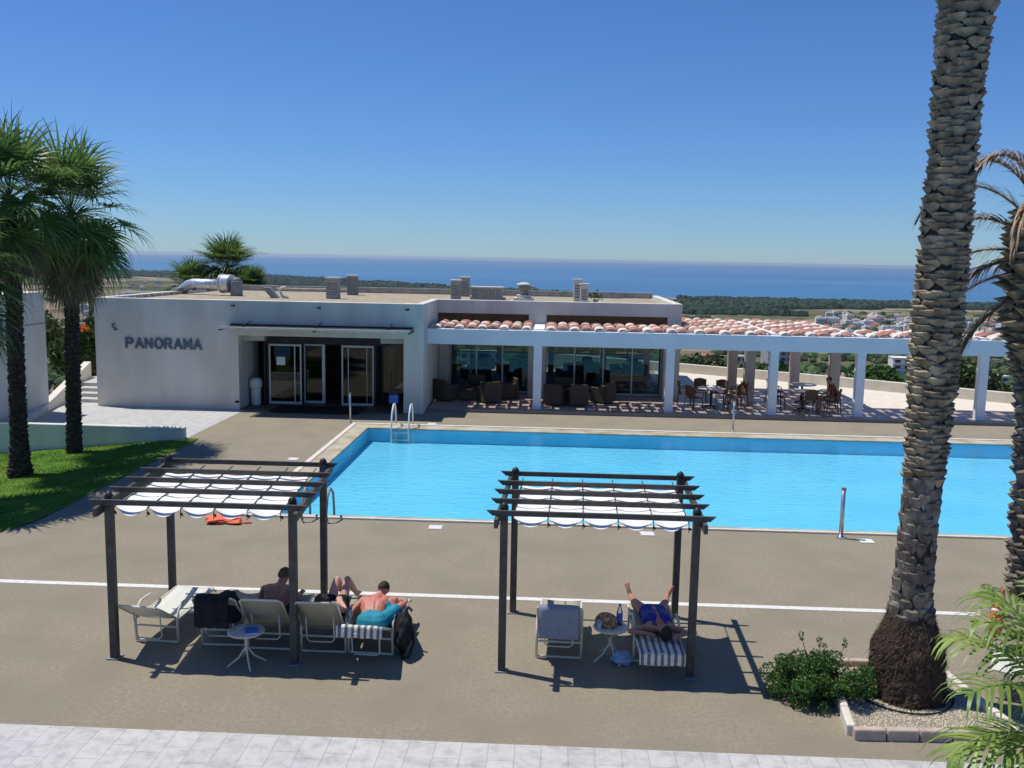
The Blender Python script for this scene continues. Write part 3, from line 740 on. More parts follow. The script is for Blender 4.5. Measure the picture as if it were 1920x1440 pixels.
def tile(mb, x, y, z, wd, ln, hg, up, mi=0):
    n = 7; t = .014; vs = []
    for yy, zz in ((y, z), (y + ln, z + up)):
        for rr, s_ in ((1, 0), (1 - t / hg, 1)):
            for k in range(n):
                a = PI * k / (n - 1)
                vs.append((x - wd / 2 * rr * math.cos(a), yy, zz + hg * rr * math.sin(a)))
    fs = []
    for k in range(n - 1):
        fs += [(k, k + 1, 2 * n + k + 1, 2 * n + k), (n + k + 1, n + k, 3 * n + k, 3 * n + k + 1), (k + 1, k, n + k, n + k + 1), (2 * n + k, 2 * n + k + 1, 3 * n + k + 1, 3 * n + k)]
    fs += [(0, 2 * n, 3 * n, n), (n - 1, 2 * n - 1, 4 * n - 1, 3 * n - 1)]
    mb.add(vs, fs, mi)
def tiled(x0, x1, y0, y1, z0):
    nx = int((x1 - x0) / .40); px = (x1 - x0) / nx; ny = int((y1 - y0) / .66)
    for j in range(ny + 1):
        for i in range(nx):
            white = (i + j) % 2 == 0
            y = y0 + j * .66 + random.uniform(-.03, .03) + (0 if white else .14)
            ln = .44 if white else .50
            if y + ln > y1 + .1: continue
            tile(tw if white else tr, x0 + (i + .5) * px + random.uniform(-.018, .018), y, z0 + (.0 if white else .01) + random.uniform(-.006, .016), px * (.86 if white else .98), ln, .11 if white else .095, .045 + random.uniform(-.015, .02), 1 if white else 0)
for a in ((-4.4, -.72, 33.42, B2 - .02, 2.965), (-.28, 4.9, 33.42, B2 - .02, 2.965), (5.02, 7.76, 33.42, 40.6, 2.965), (8.04, 10.8, 33.42, 40.6, 2.965), (11.1, 15.08, 33.42, 35.8, 2.965), (15.36, 19.28, 33.42, 35.8, 2.965), (19.62, 23.9, 33.42, 35.8, 2.965)):
    tr = MB(); tw = tr; tiled(*a); offT(tr.build('tile_panel', [M['tile_red'], M['tile_white']], T))
m = MB()
for y in (34.2, 35.0, 35.72): m.box(-4.4, 24, y, y + .09, 2.90, 2.962)
for y in (36.6, 37.4, 38.2, 39.0, 39.8, 40.42): m.box(BX1 + .01, 11.0, y, y + .09, 2.90, 2.962)
for x in np.arange(-4.2, 23.8, .40):
    y1 = 40.5 if 5 < x < 10.8 else 35.7
    if any(abs(x - c) < .25 for c in (-.5, 7.9, 10.95, 15.22, 19.5)): continue
    m.box(x - .045, x + .045, 33.65, min(y1, B2 if x < 5 else y1), 2.82, 2.895)
offT(m.build('batten', M['beamwhite'], T))

# terrace parapet wall
def wallrun(name, label, pts, h_, t_, mat, base=0, capmat=None, cat='wall'):
    m = MB()
    for (x0, y0), (x1, y1) in zip(pts, pts[1:]):
        m.obox((x0, y0, base + h_ / 2), (x1, y1, base + h_ / 2), t_, h_)
    o = m.build(name, mat, None, bevel=.01); return tag(o, label, cat)
wallrun('terrace_wall', 'long low cream wall along the far edge of the sunlit terrace', [(-1, 50.3), (6.29, 45.9), (11.33, 42.85), (18.47, 37.8), (26, 32.4)], .9, .28, M['cream'], -.35)
m = MB(); m.box(-17.6, -10.85, 26.75, 26.97, -1.2, .36); o = m.build('garden_wall', M['white'], None, bevel=.02)
tag(o, 'low white retaining wall between the lawn and the paved path', 'wall')
# left building
t = thing('white_annex', 'tall white annex wall behind the fan palms at the left edge', 'building', (-20, 27.3, 0))
m = MB(); m.box(-8, 2.75, 0, 3.7, -1.2, 4.05); m.build('wall', M['white'], t, bevel=.02)
m = MB(); m.box(-8.05, 2.79, -.04, 3.74, 4.05, 4.10); m.build('coping', M['white'], t, bevel=.01)
m = MB(); m.box(-8, 2.74, -.012, 0, 3.02, 3.06); m.box(2.75, 2.762, 0, 3.7, 3.02, 3.06); m.build('string_course', M['cement'], t)
# stair flank wall and steps behind the left corner
m = MB()
prof = [(-16.3, 26.97, .12), (-17.0, 29.6, .22), (-17.55, 31.6, .35), (-18.4, 36.0, 1.15)]
for (x0, y0, z0), (x1, y1, z1) in zip(prof, prof[1:]):
    d = Vector((x1 - x0, y1 - y0, 0)).normalized(); s_ = Vector((d.y, -d.x, 0)) * .13
    vs = [Vector((x0, y0, -1)) - s_, Vector((x0, y0, -1)) + s_, Vector((x1, y1, -1)) + s_, Vector((x1, y1, -1)) - s_,
          Vector((x0, y0, z0)) - s_, Vector((x0, y0, z0)) + s_, Vector((x1, y1, z1)) + s_, Vector((x1, y1, z1)) - s_]
    m.add(vs, [(0, 3, 2, 1), (4, 5, 6, 7), (0, 1, 5, 4), (1, 2, 6, 5), (2, 3, 7, 6), (3, 0, 4, 7)])
o = m.build('ramp_wall', M['white'], None); tag(o, 'white flank wall rising beside the steps left of the restaurant', 'wall')
m = MB()
for k in range(4): m.box(-18.0 - .1 * k, BX0 - .01, 33.0 + k * .5, 36.5, -.2, .13 * (k + 1))
o = m.build('garden_steps', M['pave'], None, bevel=.008); tag(o, 'short flight of pale steps at the left corner of the restaurant', 'steps')

# ------------------------------------------------------------------ palms
def date_trunk(name_t, t, prof, parts, rootmat=None):
    pass
def path_at(prof, z):
    zs = [p[0] for p in prof]
    return [np.interp(z, zs, [p[k] for p in prof]) for k in (1, 2, 3)]   # x, y, radius
def boots(prof, z0, z1, dz, ncirc, hgt, out, tip, jit=.15, lift=.5):
    """cut leaf bases spiralling up a trunk: each a thick pad whose cut end stands off the trunk"""
    vs = []; fs = []
    row = 0; z = z0
    while z < z1:
        x, y, r = path_at(prof, z)
        for k in range(ncirc):
            a = 2 * PI * (k + .5 * (row % 2) + random.uniform(-jit, jit) * .6) / ncirc + row * .045
            zz = z + random.uniform(-jit, jit) * dz * 1.5
            wd = 2 * PI / ncirc * random.uniform(.48, .64); hh = hgt * random.uniform(.8, 1.25)
            o = out * random.uniform(.55, 1.35); tp = tip * random.uniform(.5, 1.4)
            def pt(da, rr, h): return (x + rr * math.cos(a + da), y + rr * math.sin(a + da), zz + h)
            b = len(vs)
            # bottom point, lower sides, upper sides, top front lip, top back
            q = [pt(0, r - .01, -hh * .75), pt(-wd * .75, r + o * .3, -hh * .15), pt(wd * .75, r + o * .3, -hh * .15), pt(0, r + o * .75, -hh * .12),
                 pt(-wd * .92, r + o * .25, hh * .22), pt(wd * .92, r + o * .25, hh * .22), pt(-wd * .56, r + o * .9 + tp, hh * .38), pt(wd * .56, r + o * .9 + tp, hh * .40),
                 pt(0, r + o + tp * 1.1, hh * .34), pt(-wd * .5, r - .02, hh * (.42 + lift * .25)), pt(wd * .5, r - .02, hh * (.42 + lift * .25))]
            vs += q
            F = [(0, 3, 1), (0, 2, 3), (1, 3, 8, 6), (3, 2, 7, 8), (1, 6, 4), (2, 5, 7), (4, 6, 9), (5, 10, 7), (6, 8, 7, 10, 9)]
            fs += [tuple(b + i for i in f) for f in F]
        z += dz * random.uniform(.9, 1.1); row += 1
    m = MB(); m.add(vs, fs); return m
def core(prof, n=20, shrink=.0):
    m = MB(); vs = []; fs = []
    for i, (z, x, y, r) in enumerate(prof):
        for k in range(n): vs.append((x + (r - shrink) * math.cos(2 * PI * k / n), y + (r - shrink) * math.sin(2 * PI * k / n), z))
    for i in range(len(prof) - 1):
        for k in range(n): fs.append((i * n + k, i * n + (k + 1) % n, (i + 1) * n + (k + 1) % n, (i + 1) * n + k))
    fs.append(tuple(range((len(prof) - 1) * n, len(prof) * n)))
    m.add(vs, fs); return m

def pinnate(base, az, el, L, nleaf, leaf, droop, wid=.02, curl=.4, two=True, spread=1.0, seed=0):
    """ribbons of one feather frond: returns (leaflet strips k=4, rachis point list)"""
    rs = np.random.default_rng(seed)
    p = Vector(base); d0 = Vector((math.cos(el) * math.cos(az), math.cos(el) * math.sin(az), math.sin(el)))
    n = 24; pts = [p.copy()]; d = d0.copy()
    for i in range(n):
        d = (d + Vector((0, 0, -droop * (i / n) ** 1.2 * 2.2 / n))).normalized(); p = p + d * L / n; pts.append(p.copy())
    S = []
    for i in range(nleaf):
        u = .12 + .88 * i / nleaf; q = u * n; k = min(n - 1, int(q)); f = q - k
        c = pts[k].lerp(pts[k + 1], f); t = (pts[k + 1] - pts[k]).normalized()
        side = t.cross(Vector((0, 0, 1)));
        if side.length < .05: side = Vector((math.cos(az + 1.57), math.sin(az + 1.57), 0))
        side.normalize(); upv = side.cross(t).normalized()
        for sg in ((-1, 1) if two else (1,)):
            l = leaf * (math.sin(PI * min(1, .16 + .84 * u)) ** .55 + .12) * rs.uniform(.85, 1.12)
            dv = (t * (.55 + .5 * u + rs.normal(0, .06)) + side * sg * spread * rs.uniform(.85, 1.1) + upv * rs.uniform(.05, .4)).normalized()
            wv = dv.cross(upv).normalized() * wid * rs.uniform(.8, 1.2)
            cc = c.copy(); rib = []
            for s_ in range(5):
                ww = (1, 1.1, .9, .6, .06)[s_]
                rib.append((tuple(cc - wv * ww / 2), tuple(cc + wv * ww / 2)))
                dv = (dv + Vector((0, 0, -curl * .34 * (s_ + .4)))).normalized(); cc = cc + dv * l / 4
            S.append(rib)
    return S, pts

# tall date palm in the planter
t = thing('date_palm', 'tall date palm with a thick scaly trunk rising out of the kerbed planter', 'palm tree', (4.66, 11.65, 0))
PR = [(.9, .0, 0, .30), (1.25, -.01, 0, .235), (2.0, .0, 0, .215), (2.9, .02, 0, .215), (4.0, .035, 0, .25), (4.9, .035, 0, .275), (5.5, .05, 0, .262), (6.1, .05, 0, .262), (6.7, .06, 0, .24), (7.4, .06, 0, .25), (8.0, .07, 0, .262), (8.5, .09, 0, .29), (9.4, .12, 0, .36), (10.0, .12, 0, .2)]
core(PR, 20, .012).build('trunk', M['bootdark'], t, smooth=True)
boots(PR, 2.9, 9.8, .068, 7, .105, .034, .022, jit=.36, lift=.9).build('leaf_bases', M['boot'], t)
boots(PR, 1.0, 3.0, .10, 9, .20, .016, .010, jit=.5, lift=.2).build('worn_leaf_bases', M['bootold'], t)
# root mass
m = MB(); nr, na = 60, 90; vs = []; fs = []
RP = [(-.12, .56), (0, .53), (.15, .49), (.3, .455), (.5, .44), (.66, .43), (.80, .385), (.92, .335), (1.02, .295), (1.10, .265), (1.16, .235)]
for i in range(nr + 1):
    z = -.12 + 1.28 * i / nr; r0 = np.interp(z, [q[0] for q in RP], [q[1] for q in RP])
    for k in range(na):
        a = 2 * PI * k / na; v = Vector((math.cos(a) * 2, math.sin(a) * 2, z * 2))
        r = r0 * (1 + .10 * mnoise.noise(v * 1.1) + .07 * mnoise.noise(v * 3.2 + Vector((5, 0, 0))) + .045 * mnoise.noise(v * 9) + random.uniform(-.012, .012))
        vs.append((r * math.cos(a), r * math.sin(a), z))
for i in range(nr):
    for k in range(na): fs.append((i * na + k, i * na + (k + 1) % na, (i + 1) * na + (k + 1) % na, (i + 1) * na + k))
fs.append(tuple(range(nr * na, (nr + 1) * na)))
m.add(vs, fs); rm = m.build('root_mass', M['rootmass'], t, smooth=False)
# short root fibres
N = 5200; a = rng.uniform(0, 2 * PI, N); z = rng.uniform(0, 1.12, N); r = np.interp(z, [q[0] for q in RP], [q[1] for q in RP]) * rng.uniform(.93, 1.03, N)
c = np.stack([r * np.cos(a), r * np.sin(a), z], 1); n_ = np.stack([np.cos(a), np.sin(a), rng.normal(0, .5, N)], 1)
L_ = rng.uniform(.02, .06, N)[:, None]; tz = rng.normal(0, 1, (N, 3)); tz /= np.linalg.norm(tz, axis=1)[:, None]
P = np.stack([c - tz * .004, c + tz * .004, c + n_ * L_ + rng.normal(0, .015, (N, 3)) - np.array([0, 0, .03])], 1)
quads('root_fibres', P, nmat('root_fibre', (.06, .04, .028, 1), (.15, .10, .07, 1), 9, 1, island=.4), rm, n=3)
S = []; rach = MB()
for i in range(34):
    el = R(78 - 95 * (i / 34) ** .9); az = i * 2.39996
    if math.cos(az) < .2 and el < R(48): el = R(48)
    s_, pts = pinnate((.03 + .15 * math.cos(az), .15 * math.sin(az), 9.9), az, max(el, R(14)), 3.3, 62, .42, .9, .028, .25, seed=i)
    S += s_; rach.tube(pts[::3] + [pts[-1]], [.03] * 3 + [.022] * 3 + [.014] * (len(pts[::3]) - 5), 5)
s_, pts = pinnate((.25, -.15, 9.2), -.35, R(-48), 2.3, 26, .30, .5, .02, .3, seed=77); S += s_; rach.tube(pts[::3] + [pts[-1]], .014, 5)
strips('fronds', S, M['dategreen'], t); rach.build('frond_stalks', M['dategreen'], t)

# second palm at the right edge with long shaggy leaf bases
t = thing('date_palm', 'shaggy date palm at the right edge with dry brown fronds hanging from its head', 'palm tree', (8.14, 15.5, 0))
PR2 = [(0, .1, 0, .42), (.5, .06, 0, .36), (1.2, .0, 0, .33), (2.0, -.02, 0, .33), (3.0, -.06, 0, .35), (3.8, -.08, 0, .40), (4.6, -.1, 0, .58), (5.4, -.1, 0, .66), (6.1, -.1, 0, .62), (6.6, -.1, 0, .3)]
core(PR2, 18, .02).build('trunk', M['bootdark'], t, smooth=True)
boots(PR2, .2, 3.9, .12, 10, .22, .045, .07, jit=.4, lift=.8).build('leaf_bases', M['bootold'], t)
boots(PR2, 3.8, 6.4, .12, 13, .20, .08, .15, jit=.45, lift=1).build('shaggy_leaf_bases', M['boot'], t)
S = []; rach = MB()
for i in range(26):
    az = i * 2.39996; el = R(80 - 45 * i / 26)
    if math.cos(az) < .35: az = math.acos(.45) * (1 if math.sin(az) > 0 else -1); el = max(el, R(60))
    s_, pts = pinnate((-.1 + .2 * math.cos(az), .2 * math.sin(az), 6.5), az, el, 3.0, 50, .4, .55, .028, .2, seed=100 + i)
    S += s_; rach.tube(pts[::4], .02, 5)
strips('fronds', S, M['dategreen'], t); rach.build('frond_stalks', M['dategreen'], t)
S = []; rach = MB()
for (bx, bz, az, el, L, dr, nl) in ((-.2, 5.9, PI - .3, 50, 2.7, 3.0, 34), (-.3, 5.8, PI + .2, 32, 2.6, 3.0, 40), (-.35, 5.7, PI - .1, 12, 2.1, 2.6, 36), (-.2, 6.1, PI + .5, 55, 2.9, 3.3, 34), (-.2, 6.0, PI + .05, 62, 2.6, 3.3, 30), (-.4, 5.5, PI - .3, -12, 1.9, 2.0, 34), (-.4, 5.6, PI + .35, 2, 2.2, 2.4, 34), (-.4, 5.2, PI, -30, 1.7, 1.6, 30), (-.3, 5.9, PI + .9, 35, 2.4, 2.8, 32)):
    s_, pts = pinnate((bx, 0, bz), az, R(el), L, int(nl * 1.6), .55, dr, .026, .7, spread=.15, seed=int(L * 100 + nl))
    S += s_; rach.tube(pts[::2] + [pts[-1]], [.026, .026, .024, .022, .02] + [.016] * (len(pts[::2]) - 4), 5)
df = strips('dead_leaflets', S, M['deadfrond'], t); rach.build('dead_fronds', M['deadfrond'], t)

# fan palms
def fan_leaf(p, d, L, nb, w_, droop, cup, rs, arc=1.25):
    """blades of one fan, from hub p in direction d"""
    d = Vector(d).normalized(); up = Vector((0, 0, 1)); side = d.cross(up)
    if side.length < .1: side = Vector((1, 0, 0))
    side.normalize(); nrm = side.cross(d).normalized(); S = []
    for k in range(nb):
        a = (-1 + 2 * k / (nb - 1)) * arc * PI / 2 * 1.15
        l = L * (1 - .22 * abs(a) / 1.8) * rs.uniform(.88, 1.08)
        v = (d * math.cos(a) + side * math.sin(a) + nrm * (cup * abs(math.sin(a)) + rs.normal(0, .04))).normalized()
        wv = v.cross(nrm).normalized() * w_
        c = Vector(p); rib = []
        for s_, ww in enumerate((.25, 1.0, .95, .45, .1)):
            rib.append((tuple(c - wv * ww), tuple(c + wv * ww)))
            dd = droop * (0, .15, .9, 2.4, 3)[s_] * rs.uniform(.7, 1.3)
            v = (v + Vector((0, 0, -dd))).normalized(); c = c + v * l * (.28, .30, .24, .26, 0)[s_]
        S.append(rib)
    return S
def fan_palm(name, label, loc, ztrunk, r0, r1, lean, crown_r, nleaf, skirt, seed, leafL=.75, drop=.32, petL=.75, base_flare=.1):
    rs = np.random.default_rng(seed); t = thing(name, label, 'palm tree', loc, 0, 'fan palms on the lawn' if ztrunk > 3.2 else None)
    pr = []
    for i in range(12):
        u = i / 11; z = -.3 + (ztrunk + .3) * u
        pr.append((z, lean[0] * u, lean[1] * u, r0 + (r1 - r0) * u + base_flare * math.exp(-max(0, z) / .25)))
    core(pr, 14, .01).build('trunk', M['fanbark'], t, smooth=True)
    boots(pr, .1, ztrunk, .10, 10, .13, .018, .022, jit=.3, lift=.3).build('bark_scales', M['fanbark'], t)
    hx, hy, hz = lean[0], lean[1], ztrunk
    S = []; D = []; st = MB()
    for i in range(nleaf):
        u = (i + .5) / nleaf; az = i * 2.39996 + rs.normal(0, .2); el = R(84 - 132 * u ** .85) + rs.normal(0, .08)
        pl = petL * rs.uniform(.8, 1.2) * crown_r
        d = Vector((math.cos(el) * math.cos(az), math.cos(el) * math.sin(az), math.sin(el)))
        b = Vector((hx, hy, hz + .15 - .25 * u)); mid = b + d * pl * .6 + Vector((0, 0, .03)); tip = b + d * pl - Vector((0, 0, .12 * u))
        st.tube([b, mid, tip], [.018, .012, .01], 5)
        S += fan_leaf(tip, (tip - mid) + d * .1 - Vector((0, 0, .25 * u * pl)), leafL * rs.uniform(.85, 1.15), 28, .034, drop * (.40 + 1.0 * u), .22, rs, arc=1.45)
    for i in range(skirt):
        az = i * 2.39996 + rs.normal(0, .3); el = R(rs.uniform(-88, -68)); pl = rs.uniform(.3, 1.0) * petL * 1.2
        d = Vector((math.cos(el) * math.cos(az), math.cos(el) * math.sin(az), math.sin(el)))
        b = Vector((hx + .1 * math.cos(az), hy + .1 * math.sin(az), hz - .05 - rs.uniform(0, .35))); tip = b + d * pl
        D += fan_leaf(tip, d + Vector((0, 0, -.4)), leafL * rs.uniform(.75, 1.05), 16, .018, .5, .1, rs, arc=.6)
        st.tube([b, tip], .012, 4)
    strips('crown', S, M['fangreen'], t)
    if D: strips('dead_skirt', D, M['deadleaf'], t)
    st.build('leaf_stalks', M['fangreen2'], t)
    # spear leaf
    m = MB(); m.tube([(hx, hy, hz), (hx + .02, hy, hz + .7), (hx + .03, hy, hz + 1.45 * crown_r)], [.03, .025, .004], 5); m.build('spear_leaf', M['fangreen'], t)
    return t
fan_palm('fan_palm', 'taller dark fan palm at the left edge with its flared trunk foot on the lawn', (-13.6, 22.9, -.29), 7.0, .19, .17, (.05, .1), 1.1, 34, 60, 1, leafL=1.15, petL=.95, base_flare=.2)
fan_palm('fan_palm', 'dark fan palm standing behind, with a long brown skirt and drooping fans toward the sea', (-13.75, 25.9, -.3), 6.7, .19, .17, (.25, -.1), 1.15, 36, 110, 2, leafL=1.2, petL=1.1, base_flare=.04)
fan_palm('fan_palm', 'lower fan palm whose pale green fans poke in from the left edge', (-13.3, 19.6, -.26), 5.0, .2, .18, (0, 0), 1.15, 56, 20, 3, leafL=1.05, petL=.95)
def shrub_palm(label, loc, h, nleaf, seed, L):
    fan_palm('fan_palm_behind_roof', label, loc, h, .2, .18, (.3, 0), 1.1, nleaf, 14, seed, leafL=L, petL=L * .9)
tt = None
for args in (('bushy fan palm showing its crown above the restaurant roof', (-18.6, 52, -2.5), 7.0, 60, 5, 1.2), ('lower left companion of the bushy fan palm behind the roof', (-20.3, 51, -2.5), 5.9, 36, 6, 1.0)):
    shrub_palm(*args)
fan_palm('fan_palm', 'small round fan palm top just right of the bushy one above the roof', (-16.4, 50.5, -2), 5.6, .15, .13, (0, 0), .75, 44, 4, 8, leafL=.8)['group'] = 'fan palms behind the restaurant'
for o in scene.collection.objects:
    if o.name.startswith('fan_palm_behind_roof'): o.name = 'fan_palm'; o['group'] = 'fan palms behind the restaurant'

# planter: kerbs, gravel, mulch
t = thing('planter', 'kerbed planter of pale gravel round the foot of the tall date palm', 'planter', (4.5, 11.3, 0))
def kerb(p0, p1, n, mat, nm='kerb'):
    a = Vector(p0); b = Vector(p1)
    for i in range(n):
        q0 = a.lerp(b, i / n + .004); q1 = a.lerp(b, (i + 1) / n - .004)
        m = MB(); m.obox(q0, q1, .10, .16); m.build(nm, mat, t, bevel=.02)
o_ = Vector((4.5, 11.3, 0))
kerb(Vector((3.62, 10.46, .06)) - o_, Vector((5.55, 10.54, .06)) - o_, 5, M['kerb'])
kerb(Vector((3.62, 10.52, .06)) - o_, Vector((3.76, 11.5, .06)) - o_, 2, M['kerbwhite'])
kerb(Vector((5.60, 10.55, .06)) - o_, Vector((5.32, 12.35, .06)) - o_, 4, M['kerbwhite'])
kerb(Vector((3.80, 12.4, .06)) - o_, Vector((5.3, 12.4, .06)) - o_, 4, M['kerb'])
m = MB(); m.add([(x - 4.5, y - 11.3, .045) for x, y in ((3.66, 10.5), (5.56, 10.55), (5.3, 12.4), (3.8, 12.4))], [(0, 1, 2, 3)]); m.build('gravel_bed', M['gravel'], t)
N = 9000; gx = rng.uniform(-.85, 1.02, N); gy = rng.uniform(-.78, 1.05, N); s_ = rng.uniform(.006, .014, N)[:, None]
c = np.stack([gx, gy, np.full(N, .05)], 1)
k4 = [np.array([math.cos(q), math.sin(q), 0]) for q in (0, 2.1, 4.2)]
top = c + np.array([0, 0, 1]) * s_ * 1.2
P = np.concatenate([np.stack([c + k4[i] * s_ * 1.3, c + k4[(i + 1) % 3] * s_ * 1.3, top], 1) for i in range(3)], 0)
gq = quads('pebbles', P, nmat('pebble', (.40, .34, .25, 1), (.70, .64, .52, 1), 30, .9, island=.35), t, n=3); gq['kind'] = 'stuff'
m = MB(); m.tube([(.1 + .62 * math.cos(a_), .36 + .66 * math.sin(a_), .07) for a_ in np.linspace(PI * .9, PI * 1.9, 16)], .012, 5); m.build('irrigation_pipe', M['black'], t)

# bush by the palm
def leafcloud(n, clumps, leaf, flat=.6, rs=rng):
    """n leaves as bent quads; clumps (c, r) list"""
    C_ = np.array([c for c, r in clumps]); Rr = np.array([r for c, r in clumps]); wgt = Rr.mean(1) ** 2.6; wgt = wgt / wgt.sum()
    idx = rs.choice(len(clumps), n, p=wgt)
    d = rs.normal(0, 1, (n, 3)); d /= np.linalg.norm(d, axis=1)[:, None]
    rad = rs.uniform(.55, 1.05, n)[:, None] ** .6
    c = C_[idx] + d * Rr[idx] * rad
    a = rs.normal(0, 1, (n, 3)); a /= np.linalg.norm(a, axis=1)[:, None]
    a = a * .8 + d * .6; a /= np.linalg.norm(a, axis=1)[:, None]
    b = np.cross(a, rs.normal(0, 1, (n, 3))); b /= np.linalg.norm(b, axis=1)[:, None]
    L = leaf * rs.uniform(.6, 1.3, n)[:, None]
    return np.stack([c - a * L * .5, c + b * L * .3, c + a * L * .5, c - b * L * .3], 1)
t = thing('bush', 'loose dark green bush spilling over the left kerb beside the date palm', 'bush', (3.6, 11.5, 0))
cl = []
for i in range(30):
    x, y = rng.normal(0, .27), rng.normal(0, .2); cl.append(((x * 1.15 + .0, y * 1.2, rng.uniform(.08, .56) * (1 - min(.6, abs(x) * .7))), (rng.uniform(.06, .15),) * 3))
for i in range(60):
    a = rng.uniform(0, 2 * PI); rr = rng.uniform(.35, .72); q_ = rng.uniform(.06, .13); cl.append(((rr * math.cos(a) * 1.0, rr * math.sin(a) * .65, rng.uniform(.10, .46)), (q_ * 1.3, q_, q_ * .7)))
for x, z in ((-.35, .82), (-.12, .75), (.2, .74), (-.05, .66), (-.55, .5), (-.68, .28)): cl.append(((x, 0, z), (.04, .04, .07)))
quads('foliage', leafcloud(21000, cl, .034), M['bushleaf'], t)
m = MB()
for c, r in cl[::1]: m.tube([(c[0] * .2, c[1] * .2, 0), (c[0] * .6, c[1] * .6, c[2] * .45), c], [.012, .008, .003], 4)
m.build('stems', M['bark'], t)

# young palm close to the camera, lower right
t = thing('young_palm', 'bright green young palm in the lower right corner, arching fronds close to the camera', 'palm tree', (4.03, 6.7, 0))
S = []; rach = MB()
fr = [(PI, 66, 1.9, 1.9), (PI + .35, 48, 1.85, 1.6), (PI - .4, 56, 1.75, 1.8), (PI - .8, 66, 1.8, 1.5), (PI / 2, 72, 1.8, 1.6), (0, 60, 1.7, 1.5), (-.9, 50, 1.6, 1.6), (PI + .15, 22, 1.55, 1.5), (PI + .6, 74, 1.9, 1.9), (2.0, 58, 1.9, 1.6), (PI + .75, 30, 1.5, 1.8), (PI - .25, 8, 1.25, 1.4), (PI + .9, 5, 1.15, 1.5)]
for i, (az, el, L, dr) in enumerate(fr):
    s_, pts = pinnate((0, 0, 1.95), az, R(el), L * .76, 20, .56, dr * .9, .027, .62, seed=300 + i)
    S += s_; rach.tube(pts[::3] + [pts[-1]], [.013] * 3 + [.009] * (len(pts[::3]) - 2), 5)
strips('fronds', S, M['areca'], t); rach.build('frond_stalks', M['areca'], t)
m = core([(0, 0, 0, .12), (.6, 0, 0, .10), (1.7, 0, 0, .09), (2.0, 0, 0, .05)], 12); m.build('trunk', M['fanbark'], t)

# ------------------------------------------------------------------ trees
def tree(name, label, loc, h, r, mat, n, leaf, seed, group=None, cat='tree', trunk=True, flat=1.0):
    rs = np.random.default_rng(seed); t = thing(name, label, cat, loc, 0, group); cl = []
    for i in range(26):
        d = rs.normal(0, 1, 3); d /= np.linalg.norm(d); d[2] = abs(d[2]) * 1.1 - .35
        cl.append((np.array([0, 0, h * .62]) + d * np.array([r, r, h * .36 * flat]) * rs.uniform(.35, .8), np.array([r, r, r * .8]) * rs.uniform(.22, .42)))
    quads('crown', leafcloud(n, cl, leaf, rs=rs), mat, t)
    m = MB(); m.tube([(0, 0, -.5), (.05 * r, 0, h * .3), (0, 0, h * .6)], [.05 * r + .05, .04 * r + .04, .03], 7)
    for i in range(7):
        c = cl[i][0]; m.tube([(0, 0, h * rs.uniform(.2, .45)), tuple(c * np.array([.5, .5, .85])), tuple(c)], [.03 * r + .02, .02 * r + .01, .01], 5)
    m.build('trunk', M['bark'], t)
    return t
GN = 'trees behind the restaurant and terrace'
# left of the restaurant
tree('dark_tree', 'dark tree right against the left flank of the restaurant', (-19.3, 42, -2.5), 6.2, 2.4, M['treeleaf'], 5200, .28, 21, GN)
tree('dark_tree', 'dark tree glimpsed between the two fan palm trunks beside the annex', (-20.8, 40.5, -2.4), 5.2, 1.9, M['treeleaf'], 4200, .26, 22, GN)
tree('olive_tree', 'olive green tree cresting above the left corner of the roof', (-24.2, 52, -3), 7.2, 2.6, M['treeleaf2'], 5200, .30, 23, GN)
tree('olive_tree', 'greyish tree half hidden behind the annex and the palm trunks', (-27.5, 48, -3), 6.0, 2.6, M['treeleaf2'], 4200, .30, 24, GN)
t = tree('bougainvillea', 'orange flowering bush beside the palm trunk left of the restaurant', (-19.6, 38.4, -1.2), 4.1, 1.2, M['treeleaf'], 2600, .2, 25, cat='bush')
cl = [((rng.normal(0, .4), rng.normal(-.3, .3), 3.35 + rng.normal(0, .18)), (.2, .2, .14)) for _ in range(12)]
quads('blossom', leafcloud(900, cl, .12), M['orangeflower'], t)
tree('low_shrub', 'low green shrub between the annex corner and the palm trunk', (-17.3, 37, -1.3), 2.2, .9, M['bushleaf'], 1800, .16, 26, cat='bush')
# beyond the terrace parapet
protoA = tree('leafy_tree', 'leafy tree beyond the terrace wall, leftmost of the row seen under the beam', (9.6, 56, -4.5), 5.0, 2.5, M['treeleaf2'], 4600, .30, 31, GN)
protoB = tree('leafy_tree', 'round green tree beyond the terrace wall between the first and second column bays', (13.6, 55, -4.6), 4.9, 2.2, M['treeleaf'], 5000, .30, 32, GN)
protoC = tree('leafy_tree', 'bright low tree beyond the wall behind the seated guest', (17.2, 50, -3.55), 4.2, 2.1, M['bushleaf'], 4200, .26, 33, GN)
spots = [(protoA, (21.0, 49, -3.3), 1.2, 'leafy tree beyond the wall just left of the big date palm trunk'),
         (protoB, (24.0, 46.5, -4.2), 2.0, 'leafy tree beyond the wall just right of the big date palm trunk'),
         (protoC, (26.8, 44, -3.0), .4, 'low tree beyond the wall seen left of the last white column'),
         (protoA, (29.3, 43.5, -3.3), 2.7, 'leafy tree beyond the wall at the far right under the beam'),
         (protoB, (5.2, 60, -5), .7, 'round tree seen through the restaurant glass beyond the terrace'),
         (protoC, (-1.0, 56, -4), 1.1, 'low tree seen through the left restaurant window'),
         (protoA, (30.5, 52, -4), .3, 'farther leafy tree right of the date palm, above the row'),
         (protoB, (19.6, 60, -5.9), 1.9, 'dark round tree standing behind the bright low tree')]
for pr_, lc, rz, lb in spots: copy_thing(pr_, lc, rz, lb)

